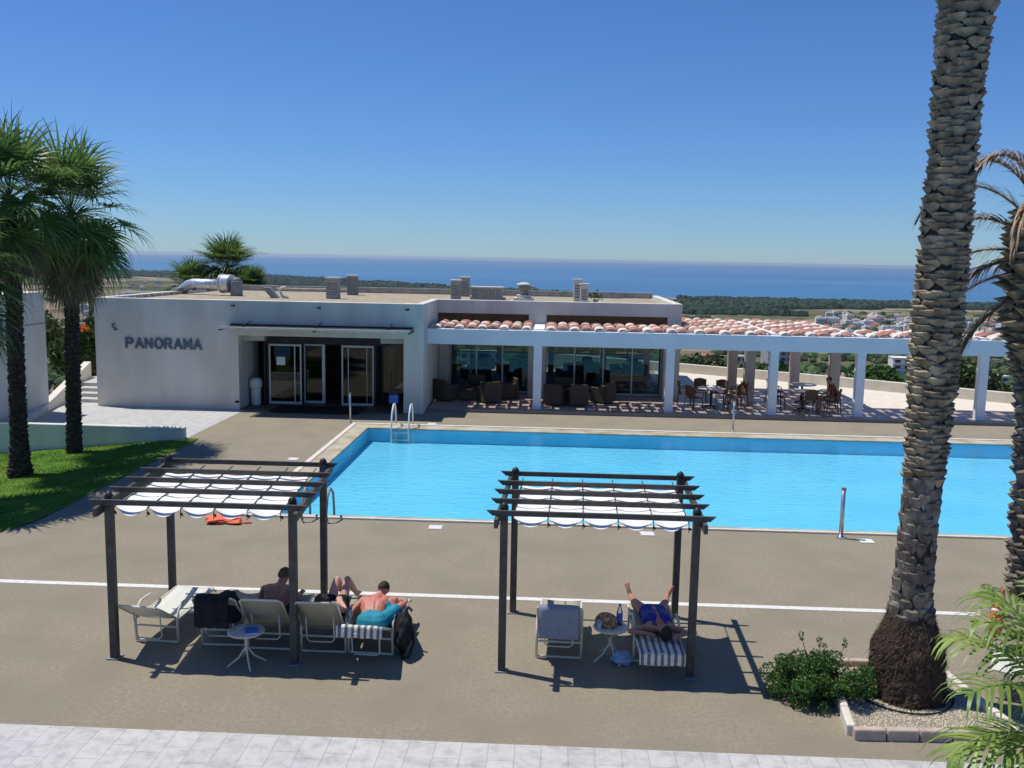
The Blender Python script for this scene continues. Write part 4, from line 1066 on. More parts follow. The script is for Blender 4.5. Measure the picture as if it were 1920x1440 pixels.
# blocks of flats and villas on the slope below
def block(label, x, y, z, wd, dp, h, mat, rz, floors, bays, seed, roof=None):
    t = thing('apartment_block', label, 'building', (x, y, z), rz, None)
    m = MB(); m.box(-wd / 2, wd / 2, -dp / 2, dp / 2, -4, h); m.build('wall', mat, t)
    m = MB(); m.box(-wd / 2 - .2, wd / 2 + .2, -dp / 2 - .2, dp / 2 + .2, h, h + .35)
    if roof: m.add([(-wd / 2 - .3, -dp / 2 - .3, h + .35), (wd / 2 + .3, -dp / 2 - .3, h + .35), (wd / 2 + .3, dp / 2 + .3, h + .35), (-wd / 2 - .3, dp / 2 + .3, h + .35), (-wd / 4, 0, h + 1.8), (wd / 4, 0, h + 1.8)], [(0, 1, 5, 4), (1, 2, 5), (2, 3, 4, 5), (3, 0, 4)])
    m.build('roof', M['house_roof'] if roof else mat, t)
    for f in range(floors):
        for b in range(bays):
            xx = -wd / 2 + (b + .5) * wd / bays; zz = (f + .25) * h / floors
            m = MB(); m.box(xx - wd / bays * .28, xx + wd / bays * .28, -dp / 2 - .06, -dp / 2 + .05, zz, zz + h / floors * .5); m.build('window', M['darkwin'], t)
    m = MB()
    for f in range(1, floors): m.box(-wd / 2, wd / 2, -dp / 2 - .9, -dp / 2, f * h / floors - .15, f * h / floors + .7)
    if floors > 1: m.build('balcony', mat, t)
    return t
def lowblock(label, x, y, *a): return block(label, x, y, land_z(x, y) + .5, *a)
lowblock('grey block of flats seen under the beam between the second and third columns', 124, 514, 17, 11, 12, M['house_grey'], .15, 4, 5, 1)
lowblock('white block of flats just left of the date palm trunk under the beam', 183, 497, 10, 10, 12, M['house_white'], -.1, 4, 2, 2)
lowblock('white house with a clay roof seen in the leftmost open bay', 87, 531, 14, 10, 7, M['house_white'], .3, 2, 3, 3, True)
lowblock('pale house seen under the beam right of the date palm trunk', 207, 501, 14, 10, 8, M['house_white'], .1, 2, 3, 4)
lowblock('tan house with a clay roof seen through the right restaurant window', 43, 522, 15, 10, 7, M['house_tan'], -.2, 2, 3, 5, True)
lowblock('long white building seen through the left restaurant window', -41, 531, 24, 10, 8, M['house_white'], .1, 2, 5, 6)
lowblock('greyish villa beside the grey block of flats', 107, 540, 11, 9, 7, M['house_grey'], -.2, 2, 3, 7)
lowblock('small white house seen just left of the last white column', 231, 495, 11, 9, 6, M['house_white'], .3, 2, 2, 8)

# distant town: small houses
hv = []
for k in range(5):
    m = MB(); wd, dp, h = [(11, 9, 6), (9, 9, 7.5), (14, 8, 5), (8, 10, 4.5), (12, 11, 9)][k]
    m.box(-wd / 2, wd / 2, -dp / 2, dp / 2, -3, h, 0)
    if k in (0, 3): m.add([(-wd / 2 - .4, -dp / 2 - .4, h), (wd / 2 + .4, -dp / 2 - .4, h), (wd / 2 + .4, dp / 2 + .4, h), (-wd / 2 - .4, dp / 2 + .4, h), (0, 0, h + 2)], [(0, 1, 4), (1, 2, 4), (2, 3, 4), (3, 0, 4)], 1)
    else: m.box(-wd / 5, wd / 6, -dp / 6, dp / 5, h + .01, h + 2, 0)
    for i in range(3):
        for f in range(2 if h > 5 else 1): m.box(-wd / 2 + wd * (i + .3) / 3, -wd / 2 + wd * (i + .75) / 3, -dp / 2 - .1, -dp / 2 + .1, .8 + f * 2.9, 2.2 + f * 2.9, 2)
    o = m.build('village_house', [M['house_white'] if k != 2 else M['house_tan'], M['house_roof'], M['darkwin']]); hv.append(o)
placed = 0; rs = np.random.default_rng(5)
def sea_z(x, y): return land_z(x, y)
def put_house(x, y, label, grp):
    global placed
    k = int(rs.integers(0, 5)); src = hv[k]
    o = src if placed < 5 and not src.get('label') else src.copy()
    if o is not src: scene.collection.objects.link(o)
    s_ = rs.uniform(.75, 1.25); o.scale = (s_, s_, s_); o.location = (x, y, land_z(x, y)); o.rotation_euler = (0, 0, rs.uniform(-.5, .5))
    tag(o, ('small white house with a clay roof', 'boxy white flat roofed house', 'low tan flat roofed house', 'tiny white cottage with a clay roof', 'larger white flat roofed house')[k] + ' ' + label, 'house', grp); placed += 1
cnt = 0
while cnt < 245:
    r_ = rs.uniform(940, 1720); a = R(rs.uniform(15.5, 27)); x, y = r_ * math.sin(a), r_ * math.cos(a)
    if mnoise.noise(Vector((x / 120, y / 120, 0))) < -.25: continue
    put_house(x, y, 'in the distant town above the terrace roof', 'houses of the distant town on the right'); cnt += 1
cnt = 0
while cnt < 55:
    r_ = rs.uniform(1100, 3000); a = R(rs.uniform(-27.5, -19)); x, y = r_ * math.sin(a), r_ * math.cos(a)
    if mnoise.noise(Vector((x / 200, y / 200, 7))) < -.05: continue
    put_house(x, y, 'on the plain left of the roof', 'houses on the plain at the left'); cnt += 1
for o in hv:
    if not o.get('label'): bpy.data.objects.remove(o)

# far woods: one mass of many small crowns
base = []; fcs = []
ph = (1 + 5 ** .5) / 2
iv = np.array([(-1, ph, 0), (1, ph, 0), (-1, -ph, 0), (1, -ph, 0), (0, -1, ph), (0, 1, ph), (0, -1, -ph), (0, 1, -ph), (ph, 0, -1), (ph, 0, 1), (-ph, 0, -1), (-ph, 0, 1)]) / 1.9
ifc = [(0, 11, 5), (0, 5, 1), (0, 1, 7), (0, 7, 10), (0, 10, 11), (1, 5, 9), (5, 11, 4), (11, 10, 2), (10, 7, 6), (7, 1, 8), (3, 9, 4), (3, 4, 2), (3, 2, 6), (3, 6, 8), (3, 8, 9), (4, 9, 5), (2, 4, 11), (6, 2, 10), (8, 6, 7), (9, 8, 1)]
def woods(name, label, pts, mat, squash=.8):
    V = []; k = len(pts)
    P0 = np.array([(p[0], p[1], p[2]) for p in pts]); s_ = np.array([p[3] for p in pts])
    jit = rs.uniform(.75, 1.25, (k, 12, 1)); vv = P0[:, None, :] + iv[None] * jit * s_[:, None, None] * np.array([1, 1, squash])
    tri = vv[:, np.array(ifc)]       # k,20,3,3
    return tag(quads(name, tri.reshape(-1, 3, 3), mat, None, 3), label, 'woodland', kind='stuff')
pts = []
while len(pts) < 13000:
    a = R(rs.uniform(-36, 36)); Rc = coastR(a); deg = math.degrees(a)
    u = rs.uniform(.68 if deg < 18 else .74, .985); r_ = Rc * u; x, y = r_ * math.sin(a), r_ * math.cos(a)
    nz = mnoise.noise(Vector((x / 420, y / 260, 2)))
    if deg < -14:
        if u > .95 or nz < -.45 or (u < .74 and nz < .1): continue
    elif nz < -.28 + (0 if u > .86 else .25): continue
    if deg > 19 and u < .88: continue
    pts.append((x, y, land_z(x, y) + 2, rs.uniform(6, 11)))
woods('far_woods', 'dark band of woodland along the distant coast', pts, M['forest'])
pts = []
while len(pts) < 2600:
    r_ = rs.uniform(280, 900); a = R(rs.uniform(-36, 36)); x, y = r_ * math.sin(a), r_ * math.cos(a)
    if mnoise.noise(Vector((x / 45, y / 70, 4))) < .02: continue
    if any(abs(x - bx_) < 14 and -30 < y - by_ < 9 for bx_, by_ in ((124, 514), (183, 497), (87, 531), (207, 501), (43, 522), (-41, 531), (107, 540), (231, 495))): continue
    pts.append((x, y, land_z(x, y) + 1.5, rs.uniform(2.5, 5)))
woods('groves', 'green groves of trees between the houses below the terrace', pts, nmat('grove_leaf', (.03, .06, .018, 1), (.07, .11, .035, 1), .08, .95, island=.45))
pts = []
while len(pts) < 3500:
    r_ = 70 * (1900 / 70) ** rs.uniform(0, 1); a = R(rs.uniform(-36, 36)); x, y = r_ * math.sin(a), r_ * math.cos(a)
    if mnoise.noise(Vector((x / (30 + r_ / 9), y / (30 + r_ / 9), 9))) < -.02: continue
    pts.append((x, y, land_z(x, y) + .6, rs.uniform(1.2, 2.6) * (1 + min(2.2, r_ / 500))))
woods('scrub', 'scattered scrub and orchard trees over the slope below the terrace', pts, nmat('scrub_leaf', (.03, .055, .02, 1), (.06, .09, .03, 1), .05, .95, island=.4))

# ------------------------------------------------------------------ pool side fittings
def steel_post(label, x, y, h, r=.03):
    t = thing('steel_post', label, 'post', (x, y, 0), 0, 'slim posts round the pool')
    m = MB(); m.tube([(0, 0, .02), (0, 0, h)], r, 12); m.build('pole', M['steel'], t, smooth=True)
    m = MB(); m.tube([(0, 0, h), (0, 0, h + .03)], r * 1.15, 12); m.build('cap', M['greypaint'], t)
    m = MB(); m.lathe([(r * 2.4, 0), (r * 2.4, .02), (r * 1.2, .03)], 14); m.build('base_plate', M['steel'], t)
steel_post('steel post on the near side of the pool left of the tall date palm', 5.94, 18.66, 1.02, .045)
steel_post('slim steel post at the far left corner of the pool', -6.64, 30.25, .98)
steel_post('slim steel post on the far side of the pool before the third column', 5.97, 30.4, 1.0)
t = thing('pool_ladder', 'pale steel pool ladder at the far edge with two arched handrails', 'pool ladder', (-4.83, 29.6, 0))
for sx in (-.28, .28):
    m = MB(); m.tube([(sx, .62, .02), (sx, .60, .45), (sx, .42, .72), (sx, .12, .72), (sx, -.12, .5), (sx, -.28, .05), (sx, -.30, -.5)], .028, 8); m.build('handrail', M['umbwhite'], t, smooth=True)
for z in (-.12, -.35): m = MB(); m.box(-.27, .27, -.36, -.27, z, z + .03); m.build('step', M['steel'], t)
t = thing('pool_ladder', 'dark tubed ladder rails hooked over the near left corner of the pool', 'pool ladder', (-4.85, 19.0, 0))
for sx in (-.26, .26):
    m = MB(); m.tube([(sx, -.35, .03), (sx, -.42, .18), (sx, -.3, .52), (sx, -.05, .66), (sx, .2, .5), (sx, .28, .1), (sx, .28, -.5)], .026, 8); m.build('handrail', M['greypaint'], t, smooth=True)
for z in (-.15, -.4): m = MB(); m.box(-.25, .25, .24, .32, z, z + .03); m.build('step', M['steel'], t)
for i, (x, y, lb) in enumerate(((-2.31, 18.52, 'between the two pergolas'), (2.02, 18.53, 'behind the right pergola'), (6.40, 18.49, 'just right of the near steel post'), (-6.95, 24.54, 'left of the pool, nearer the building'), (-8.89, 23.81, 'farthest left in the palm shade'), (-3.95, 30.45, 'beyond the far pool edge'))):
    t = thing('skimmer_lid', 'small white skimmer lid in the deck ' + lb, 'lid', (x, y, 0), 0, 'white lids let into the pool deck')
    m = MB(); m.box(-.13, .13, -.13, .13, .002, .014); m.build('lid', M['umbwhite'], t, bevel=.004)
    m = MB(); m.box(-.15, .15, -.15, .15, .0, .006); m.build('rim', M['coping'], t)

# pergolas ------------------------------------------------------------------
def pergola(label, loc, W_, D_, skew, rz=0):
    t = thing('pergola', label, 'pergola', loc, rz, 'timber pergolas over the sun loungers'); H = 2.17
    cs = [(0, 0), (W_, .02), (skew, D_), (W_ + skew, D_ + .02)]
    for x, y in cs:
        m = MB(); m.box(x - .05, x + .05, y - .05, y + .05, 0, H + .06); p = m.build('post', M['pergola'], t, bevel=.006)
        m = MB(); m.lathe([(.06, H + .065), (.06, H + .10), (.04, H + .14), (.01, H + .16)], 12, (x, y, 0)); m.build('finial', M['dark'], p, smooth=True)
        m = MB(); m.box(x - .085, x + .085, y - .085, y + .085, 0.001, .018); m.build('base_plate', M['greypaint'], p)
    for k in (0, 1):          # side beams running front to back
        x0, y0 = cs[k]; x1, y1 = cs[k + 2]; xs_ = .085 if k == 0 else -.085
        d = Vector((x1 - x0, y1 - y0, 0)).normalized() * .28
        m = MB(); m.obox((x0 - xs_ - d.x, y0 - d.y, H - .06), (x1 - xs_ + d.x, y1 + d.y, H - .06), .05, .12); m.build('side_beam', M['pergola'], t, bevel=.004)
    NR = 5
    for i in range(NR):
        u = i / (NR - 1); x = skew * u; y = D_ * u + (-.09 if i in (0,) else (.09 if i == NR - 1 else 0)); e = .23; z = H + .037
        m = MB(); vs = []
        for yy in (-.022, .022):
            vs += [(x - e, y + yy, z + .035), (x - e + .08, y + yy, z - .035), (x + W_ + e - .08, y + yy, z - .035), (x + W_ + e, y + yy, z + .035)]
        m.add(vs, [(0, 1, 2, 3), (7, 6, 5, 4), (0, 4, 5, 1), (1, 5, 6, 2), (2, 6, 7, 3), (3, 7, 4, 0)]); m.build('rafter', M['pergola'], t, bevel=.003)
    # canvas in five bays hanging in shallow bellies between cross wires
    nb = 5; x0, x1 = .12, W_ - .12; y0, y1 = -.06, D_ * .80
    for b in range(nb):
        vs = []; fs = []; nx, ny = 12, 20; a0 = x0 + (x1 - x0) * b / nb; a1 = x0 + (x1 - x0) * (b + 1) / nb + .002 * (b < nb - 1)
        for j in range(ny + 1):
            v = j / ny; y = y0 + (y1 - y0) * v
            for i in range(nx + 1):
                u_ = i / nx; x = a0 + (a1 - a0) * u_ + skew * (y / D_)
                belly = math.sin(PI * u_); wave = abs(math.sin(PI * 4 * v))
                z = H - .02 - .035 * wave * (.4 + .6 * belly) - .012 * belly
                yy = y - (.10 * belly if j == 0 else 0) * 1 + (-.06 + .12 * (2 * u_ - 1) ** 2 if j == ny else 0)
                if j == 0: z -= .09 * belly
                vs.append((x, yy, z))
        for j in range(ny):
            for i in range(nx): k = j * (nx + 1) + i; fs.append((k, k + 1, k + nx + 2, k + nx + 1))
        m = MB(); m.add(vs, fs); m.build('canopy', M['canvas'], t, smooth=True)
    for b in range(nb + 1):
        a0 = x0 + (x1 - x0) * b / nb
        m = MB(); m.obox((a0, -.10, H - .02), (a0 + skew, D_ + .05, H - .02), .012, .012); m.tube([(a0, -.11, H - .01), (a0, -.12, H - .14)], .006, 5); m.tube([(a0, -.1, H - .08), (a0 + .03, -.12, H - .11)], .014, 5); m.build('curtain_wire', M['dark'], t)
    return t
pergola('left grey timber pergola with scalloped white canvas over five sun loungers', (-5.86, 11.88, 0), 2.47, 2.38, -.18)
pergola('right grey timber pergola with scalloped white canvas over two sun loungers', (-.58, 11.93, 0), 2.52, 2.10, .06)

# loungers ------------------------------------------------------------------
def lounger(label, loc, ang, rz=0, sling='sling', group='cream tube sun loungers'):
    t = thing('sun_lounger', label, 'sun lounger', loc, rz, group); fm = M['loungeframe']; HW = .31; SH = .38
    for sx in (-HW, HW):
        m = MB(); m.tube([(sx, .0, .02), (sx, -.02, .34), (sx, .02, .48), (sx, .16, .56), (sx, .42, .55), (sx, .62, .46), (sx, .70, .38)], .018, 8); m.build('arm_rail', fm, t, smooth=True)
        m = MB(); m.tube([(sx * .97, -.02, SH - .02), (sx * .97, .7, SH - .02), (sx * .97, 1.18, SH), (sx * .97, 1.27, SH - .06)], .018, 8); m.build('side_rail', fm, t, smooth=True)
        m = MB(); m.tube([(sx * .97, .98, SH - .03), (sx * .97, 1.05, .02)], .018, 8); m.build('leg', fm, t, smooth=True)
    for q_ in ((0, .03), (0, .25), (1.05, .04)): m = MB(); m.tube([(-HW, q_[0], q_[1]), (HW, q_[0], q_[1])], .016, 8); m.build('cross_bar', fm, t)
    # seat sling
    vs = []; fs = []; n = 10
    for i in range(n + 1):
        y = 0 + 1.24 * i / n; z = SH + .012 - .03 * math.sin(PI * i / n)
        for k in range(5): vs.append((-HW + .02 + (2 * HW - .04) * k / 4, y, z - .018 * (1 - (k - 2) ** 2 / 4)))
    for i in range(n):
        for k in range(4): q = i * 5 + k; fs.append((q, q + 1, q + 6, q + 5))
    m = MB(); m.add(vs, fs); o = m.build('seat_sling', M[sling], t, smooth=True); so = o.modifiers.new('s', 'SOLIDIFY'); so.thickness = .012
    c, s_ = math.cos(ang), math.sin(ang); BL = .66
    bp = lambda l, off_=0: (-l * c + off_ * s_, SH + .0 + l * s_ + off_ * c)
    vs = []; fs = []
    for i in range(n + 1):
        l = BL * i / n; y, z = bp(l)
        for k in range(5):
            d = .022 * (1 - (k - 2) ** 2 / 4) * math.sin(PI * i / n) ; vs.append((-HW + .03 + (2 * HW - .06) * k / 4, y - d * s_, z - d * c))
    for i in range(n):
        for k in range(4): q = i * 5 + k; fs.append((q, q + 1, q + 6, q + 5))
    m = MB(); m.add(vs, fs); o = m.build('backrest', M[sling], t, smooth=True); so = o.modifiers.new('s', 'SOLIDIFY'); so.thickness = .012
    m = MB(); P_ = []
    a = bp(0); b = bp(BL + .015)
    m.tube([(-HW + .02, a[0], a[1]), (-HW + .02, bp(BL - .04)[0], bp(BL - .04)[1]), (-HW + .06, b[0], b[1]), (HW - .06, b[0], b[1]), (HW - .02, bp(BL - .04)[0], bp(BL - .04)[1]), (HW - .02, a[0], a[1])], .015, 8)
    m.build('backrest_frame', fm, o, smooth=True)
    q = bp(.34)
    m = MB(); zb = max(.10, q[1] - .40); yb = q[0] + .05
    m.tube([(-.19, q[0], q[1] - .02), (-.19, yb, zb + .04), (-.15, yb, zb), (.15, yb, zb), (.19, yb, zb + .04), (.19, q[0], q[1] - .02)], .011, 6); m.build('prop_bar', fm, t, smooth=True)
    return t, bp
def drape(name, label, cat, lt, bp, l0, l1, hw, mat, hang, off_=.03, seed=0, skewx=0):
    """cloth lying on the backrest from l0 up over its top edge and hanging down behind"""
    ns = 16; nx = 12; pts = []
    for i in range(ns + 1): l = l0 + (l1 - l0) * i / ns; pts.append(bp(l, off_))
    top = bp(l1 + .03, 0); pts.append(top); q = bp(l1, -off_)
    nh = 10
    for i in range(nh + 1): pts.append((q[0] - .02 - .01 * i / nh, q[1] - hang * i / nh))
    vs = []; fs = []
    for i, (y, z) in enumerate(pts):
        for k in range(nx + 1):
            u = -1 + 2 * k / nx; w_ = .010 * mnoise.noise(Vector((u * 3, i * .35, seed))) + .012 * math.sin(k * 1.9 + seed + i * .12) * (1 if i > ns else .4)
            vs.append((u * hw + skewx, y - w_, z + (w_ * .5) - (.05 * max(0, abs(u) - .75) if i <= ns else 0) + (0 if i < len(pts) - 1 else .02 * mnoise.noise(Vector((u * 4, 3, seed))))))
    for i in range(len(pts) - 1):
        for k in range(nx): q_ = i * (nx + 1) + k; fs.append((q_, q_ + 1, q_ + nx + 2, q_ + nx + 1))
    m = MB(); m.add(vs, fs); o = m.build(name, mat, None, smooth=True); o.location = lt.location; o.rotation_euler = lt.rotation_euler
    so = o.modifiers.new('s', 'SOLIDIFY'); so.thickness = .014
    return tag(o, label, cat)
YH = 12.32
L1, b1 = lounger('empty sun lounger standing in the sun at the left end under the left pergola', (-5.50, 12.42, 0), R(33), R(-4), 'slingwhite')
L2, b2 = lounger('sun lounger hidden under a heap of black clothes in the left pergola', (-4.52, YH + .05, 0), R(48), R(2))
L3, b3 = lounger('raised sun lounger on which a bare backed person sits upright', (-3.84, YH - .02, 0), R(50))
L4, b4 = lounger('raised sun lounger whose occupant shows only bent knees', (-3.08, YH - .05, 0), R(50))
L5, b5 = lounger('rightmost sun lounger of the left pergola, with a towel on its low backrest', (-2.42, YH - .05, 0), R(24), R(-3))
L6, b6 = lounger('left sun lounger of the right pergola, a blue grey towel over its raised back', (.19, YH + .05, 0), R(52), R(-2))
L7, b7 = lounger('right sun lounger of the right pergola, laid flat with a striped towel', (1.53, YH + .02, 0), R(4))
L8, b8 = lounger('pale sun lounger half hidden by the fronds right of the planter', (6.95, 11.35, 0), R(20), R(60), 'slingwhite')
drape('towel', 'smooth blue grey towel hung over the raised back of a lounger', 'towel', L6, b6, .1, .66, .27, M['towelblue'], .40, seed=2)
drape('towel', 'grey striped white towel under the sunbather at the head of the flat lounger', 'towel', L7, b7, .0, .66, .30, M['towelstripe'], .13, .012, seed=4)
drape('towel', 'crumpled pale striped towel on the lounger beside the black bag', 'towel', L5, b5, .02, .66, .31, M['towelstripe'], .12, .014, seed=7)
for s_ in (-1, 1):
    m = MB(); vs = []; fs = []
    for i in range(17):
        y = .05 + .75 * i / 16
        for k in range(6):
            u = k / 5; vs.append((s_ * (.27 + .07 * math.sin(u * PI) + .02 * mnoise.noise(Vector((y * 5, k, s_)))), y, .60 - abs(u - .35) * .40 - .16 * (i / 16) ** 2 + .02 * mnoise.noise(Vector((y * 4, k, 5)))))
    for i in range(16):
        for k in range(5): q_ = i * 6 + k; fs.append((q_, q_ + 1, q_ + 7, q_ + 6))
    m.add(vs, fs); o = m.build('towel', M['towelstripe'], None, smooth=True); o.location = L5.location; o.modifiers.new('s', 'SOLIDIFY').thickness = .015
    tag(o, 'pale towel hung over the %s arm rail of the lounger beside the black bag' % ('left' if s_ < 0 else 'right'), 'towel')
# heap of black clothes / bag on L2
def lump(name, label, cat, loc, r, mat, seed, n=28, rz=0, amp=.22):
    m = MB(); vs = []; fs = []
    for i in range(n + 1):
        th = PI * i / n
        for k in range(n):
            ph_ = 2 * PI * k / n; d = Vector((math.sin(th) * math.cos(ph_), math.sin(th) * math.sin(ph_), math.cos(th)))
            f = 1 + amp * mnoise.noise(d * 1.6 + Vector((seed, 0, 0))) * 1.6 + amp * .5 * mnoise.noise(d * 5 + Vector((0, seed, 0)))
            vs.append((d.x * r[0] * f, d.y * r[1] * f, d.z * r[2] * f + r[2]))
    for i in range(n):
        for k in range(n): fs.append((i * n + k, (i + 1) * n + k, (i + 1) * n + (k + 1) % n, i * n + (k + 1) % n))
    m.add(vs, fs); t = thing(name, label, cat, loc, rz)
    m.build('body', mat, t, smooth=True); return t
drape('black_jacket', 'black jacket hung over the raised back of a lounger in the left pergola', 'jacket', L2, b2, .0, .68, .23, M['black'], .36, .05, seed=9)
t = lump('backpack', 'bulky black bag lying on the lounger under the black jacket', 'bag', (-4.46, 12.18, .42), (.26, .2, .22), M['black'], 3)
m = MB(); m.tube([(-.1, -.15, .35), (-.12, -.28, .2), (-.08, -.2, .02)], .014, 6); m.tube([(.1, -.15, .35), (.14, -.28, .2), (.1, -.2, .02)], .014, 6); m.build('strap', M['dark'], t)
t = lump('shoulder_bag', 'black bag hanging in the sun off the right side of the rightmost lounger', 'bag', (-1.98, 12.38, .05), (.12, .26, .26), M['black'], 8)
m = MB(); m.tube([(.06, .1, .42), (.13, .0, .35), (.16, -.12, .15), (.1, -.2, -.02), (0, -.2, -.03)], .018, 7); m.build('strap', M['black'], t)
m = MB(); m.tube([(0, .15, .5), (.05, .15, .56), (.1, .12, .52)], .02, 6); m.build('handle', M['dark'], t)
# round side tables
def side_table(label, loc, r=.235):
    t = thing('side_table', label, 'table', loc, 0, 'round side tables under the pergolas')
    m = MB(); m.lathe([(r - .01, .455), (r, .465), (r, .485), (r - .02, .492)], 32); m.build('table_top', M['marble'], t, smooth=False)
    m = MB(); m.tube([(r * math.cos(a), r * math.sin(a), .475) for a in np.linspace(0, 2 * PI, 33)], .012, 6, caps=False); m.build('rim', M['loungeframe'], t)
    m = MB(); m.tube([(0, 0, .2), (0, 0, .46)], .025, 10); m.build('stem', M['loungeframe'], t)
    for k in range(4):
        a = k * PI / 2 + .5; m = MB(); m.tube([(.02 * math.cos(a), .02 * math.sin(a), .24), (.1 * math.cos(a), .1 * math.sin(a), .12), (.26 * math.cos(a), .26 * math.sin(a), .01)], .013, 6); m.build('leg', M['loungeframe'], t)
    return t
side_table('round side table with an ashtray and blue magazine in the left pergola', (-4.02, 11.82, 0))
side_table('round side table with a straw hat and water bottle in the right pergola', (.90, 12.40, 0))
t = thing('magazine', 'bright blue folded magazine on the left side table', 'magazine', (-3.93, 11.78, .493), .3)
m = MB(); m.box(-.08, .08, -.11, .11, 0, .012); m.build('pages', M['paper'], t)
m = MB(); m.box(-.082, .082, -.112, .112, .0122, .017); m.build('cover', M['blueplastic'], t)
t = thing('ashtray', 'small pale dish beside the blue magazine', 'ashtray', (-4.10, 11.86, .493)); m = MB(); m.lathe([(.05, 0), (.06, .03), (.05, .03), (.04, .01)], 16); m.build('dish', M['marble'], t)
t = thing('straw_hat', 'woven brown straw hat leaning on the right side table', 'hat', (.86, 12.42, .50)); t.rotation_euler = (R(35), R(20), 0)
m = MB(); m.lathe([(.19, 0), (.195, .008), (.11, .012)], 24); m.build('brim', M['straw'], t, smooth=True)
m = MB(); m.lathe([(.115, .01), (.105, .09), (.085, .15), (.03, .17)], 20); m.build('hat_crown', M['straw'], t, smooth=True)
m = MB(); m.lathe([(.118, .015), (.114, .045)], 20); m.build('hat_band', M['hair'], t)
t = thing('water_bottle', 'tall clear water bottle with a blue label on the side table', 'bottle', (1.02, 12.46, .493))
m = MB(); m.lathe([(.04, 0), (.042, .02), (.042, .19), (.02, .25), (.014, .27)], 16); m.build('bottle_body', M['bottle'], t, smooth=True)
m = MB(); m.lathe([(.043, .06), (.043, .15)], 16); m.build('bottle_label', M['blueplastic'], t)
m = MB(); m.lathe([(.017, .27), (.017, .295)], 12); m.build('bottle_cap', M['blueplastic'], t)
t = thing('plastic_cup', 'pale blue plastic cup on the left of the right side table', 'cup', (.735, 12.30, .493))
m = MB(); m.lathe([(.032, 0), (.042, .10), (.038, .10), (.028, .01)], 16); m.build('cup', M['paleblue'], t, smooth=True)
t = lump('carrier_bag', 'dim blue and white plastic bag on the ground below the right side table', 'bag', (1.06, 12.30, 0), (.15, .12, .08), M['paleblue'], 12, amp=.3)
t = lump('red_net', 'crumpled orange red towel dropped on the deck near the pool corner', 'towel', (-6.72, 18.45, 0), (.36, .26, .05), M['red'], 21, amp=.42)
m = MB(); m.tube([(.3, .0, .03), (.5, -.08, .02), (.62, -.04, .02)], .025, 6); m.build('loose_end', M['red'], t)
# lifebuoy
t = thing('lifebuoy', 'orange red lifebuoy hanging on a stand before the right hand palm', 'lifebuoy', (6.50, 13.2, 0), .9)
m = MB(); m.tube([(0, .08, 0), (0, .08, .95)], .025, 8); m.tube([(0, .08, .9), (0, -.02, .9)], .02, 8); m.build('stand', M['greypaint'], t)
vs = []; fs = []; n1, n2 = 32, 12
for i in range(n1):
    for k in range(n2):
        a = 2 * PI * i / n1; b = 2 * PI * k / n2; rr = .20 + .058 * math.cos(b); vs.append((rr * math.cos(a), .058 * math.sin(b), .48 + rr * math.sin(a)))
for i in range(n1):
    for k in range(n2): fs.append((i * n2 + k, i * n2 + (k + 1) % n2, ((i + 1) % n1) * n2 + (k + 1) % n2, ((i + 1) % n1) * n2 + k))
m = MB(); m.add(vs, fs); m.build('ring', nmat('lifebuoy_orange', (.68, .09, .03, 1), (.74, .14, .05, 1), 4, .45), t, smooth=True)
m = MB()
for a in (0.7, 2.3, 3.9, 5.5): m.tube([(.2 * math.cos(a + d), 0, .48 + .2 * math.sin(a + d)) for d in (-.07, .07)], .061, 12)
m.build('band', M['umbwhite'], t)
m = MB(); m.tube([(-.05, -.03, .72), (0, -.06, .80), (.06, -.03, .9), (0, -.02, .92)], .03, 8); m.build('rope', M['red'], t)

# terrace furniture ------------------------------------------------------------------
def dining_chair(label, loc, rz, first=None):
    if first is not None: return copy_thing(first, loc, rz, label)
    t = thing('terrace_chair', label, 'chair', loc, rz, 'rattan armchairs on the terrace')
    m = MB(); m.box(-.24, .24, -.23, .23, .42, .47); m.build('seat', M['rattan'], t, bevel=.02)
    vs = []; fs = []
    for j in range(7):
        for i in range(9):
            u = -1 + 2 * i / 8; v = j / 6; z = .5 + v * .42 - .05 * u * u * v; vs.append((u * .24 * (1 - .08 * v), -.22 - .10 * v + .05 * u * u, z))
    for j in range(6):
        for i in range(8): k = j * 9 + i; fs.append((k, k + 1, k + 10, k + 9))
    m = MB(); m.add(vs, fs); o = m.build('backrest', M['rattan'], t); o.modifiers.new('s', 'SOLIDIFY').thickness = .025
    for s_ in (-1, 1):
        m = MB(); m.tube([(s_ * .24, -.24, .64), (s_ * .29, -.05, .68), (s_ * .28, .14, .66), (s_ * .26, .22, .58), (s_ * .25, .22, .46)], .018, 7); m.build('armrest', M['rattan'], t, smooth=True)
        m = MB(); m.tube([(s_ * .22, .2, .43), (s_ * .25, .24, 0)], .02, 7); m.build('leg', M['rattan'], t)
        m = MB(); m.tube([(s_ * .22, -.2, .92 - .02), (s_ * .22, -.22, .5), (s_ * .24, -.27, 0)], .02, 7); m.build('leg', M['rattan'], t)
    return t
def dining_table(label, loc, first=None):
    if first is not None: return copy_thing(first, loc, 0, label)
    t = thing('terrace_table', label, 'table', loc, 0, 'round tables on the terrace')
    m = MB(); m.lathe([(.52, .72), (.54, .73), (.54, .75), (.5, .755)], 32); m.build('table_top', M['marble'], t)
    m = MB(); m.tube([(0, 0, .04), (0, 0, .72)], .045, 12); m.build('stem', M['dark'], t)
    for k in range(4):
        a = k * PI / 2 + .4; m = MB(); m.obox((0, 0, .10), (.36 * math.cos(a), .36 * math.sin(a), .02), .05, .03); m.build('leg', M['dark'], t)
    return t
FZ = .12
td = dining_table('round table of the left dining set in the second bay of the terrace', (5.95, 34.75, FZ))
dining_table('nearer round table of the right dining set on the terrace', (9.30, 34.6, FZ), td)
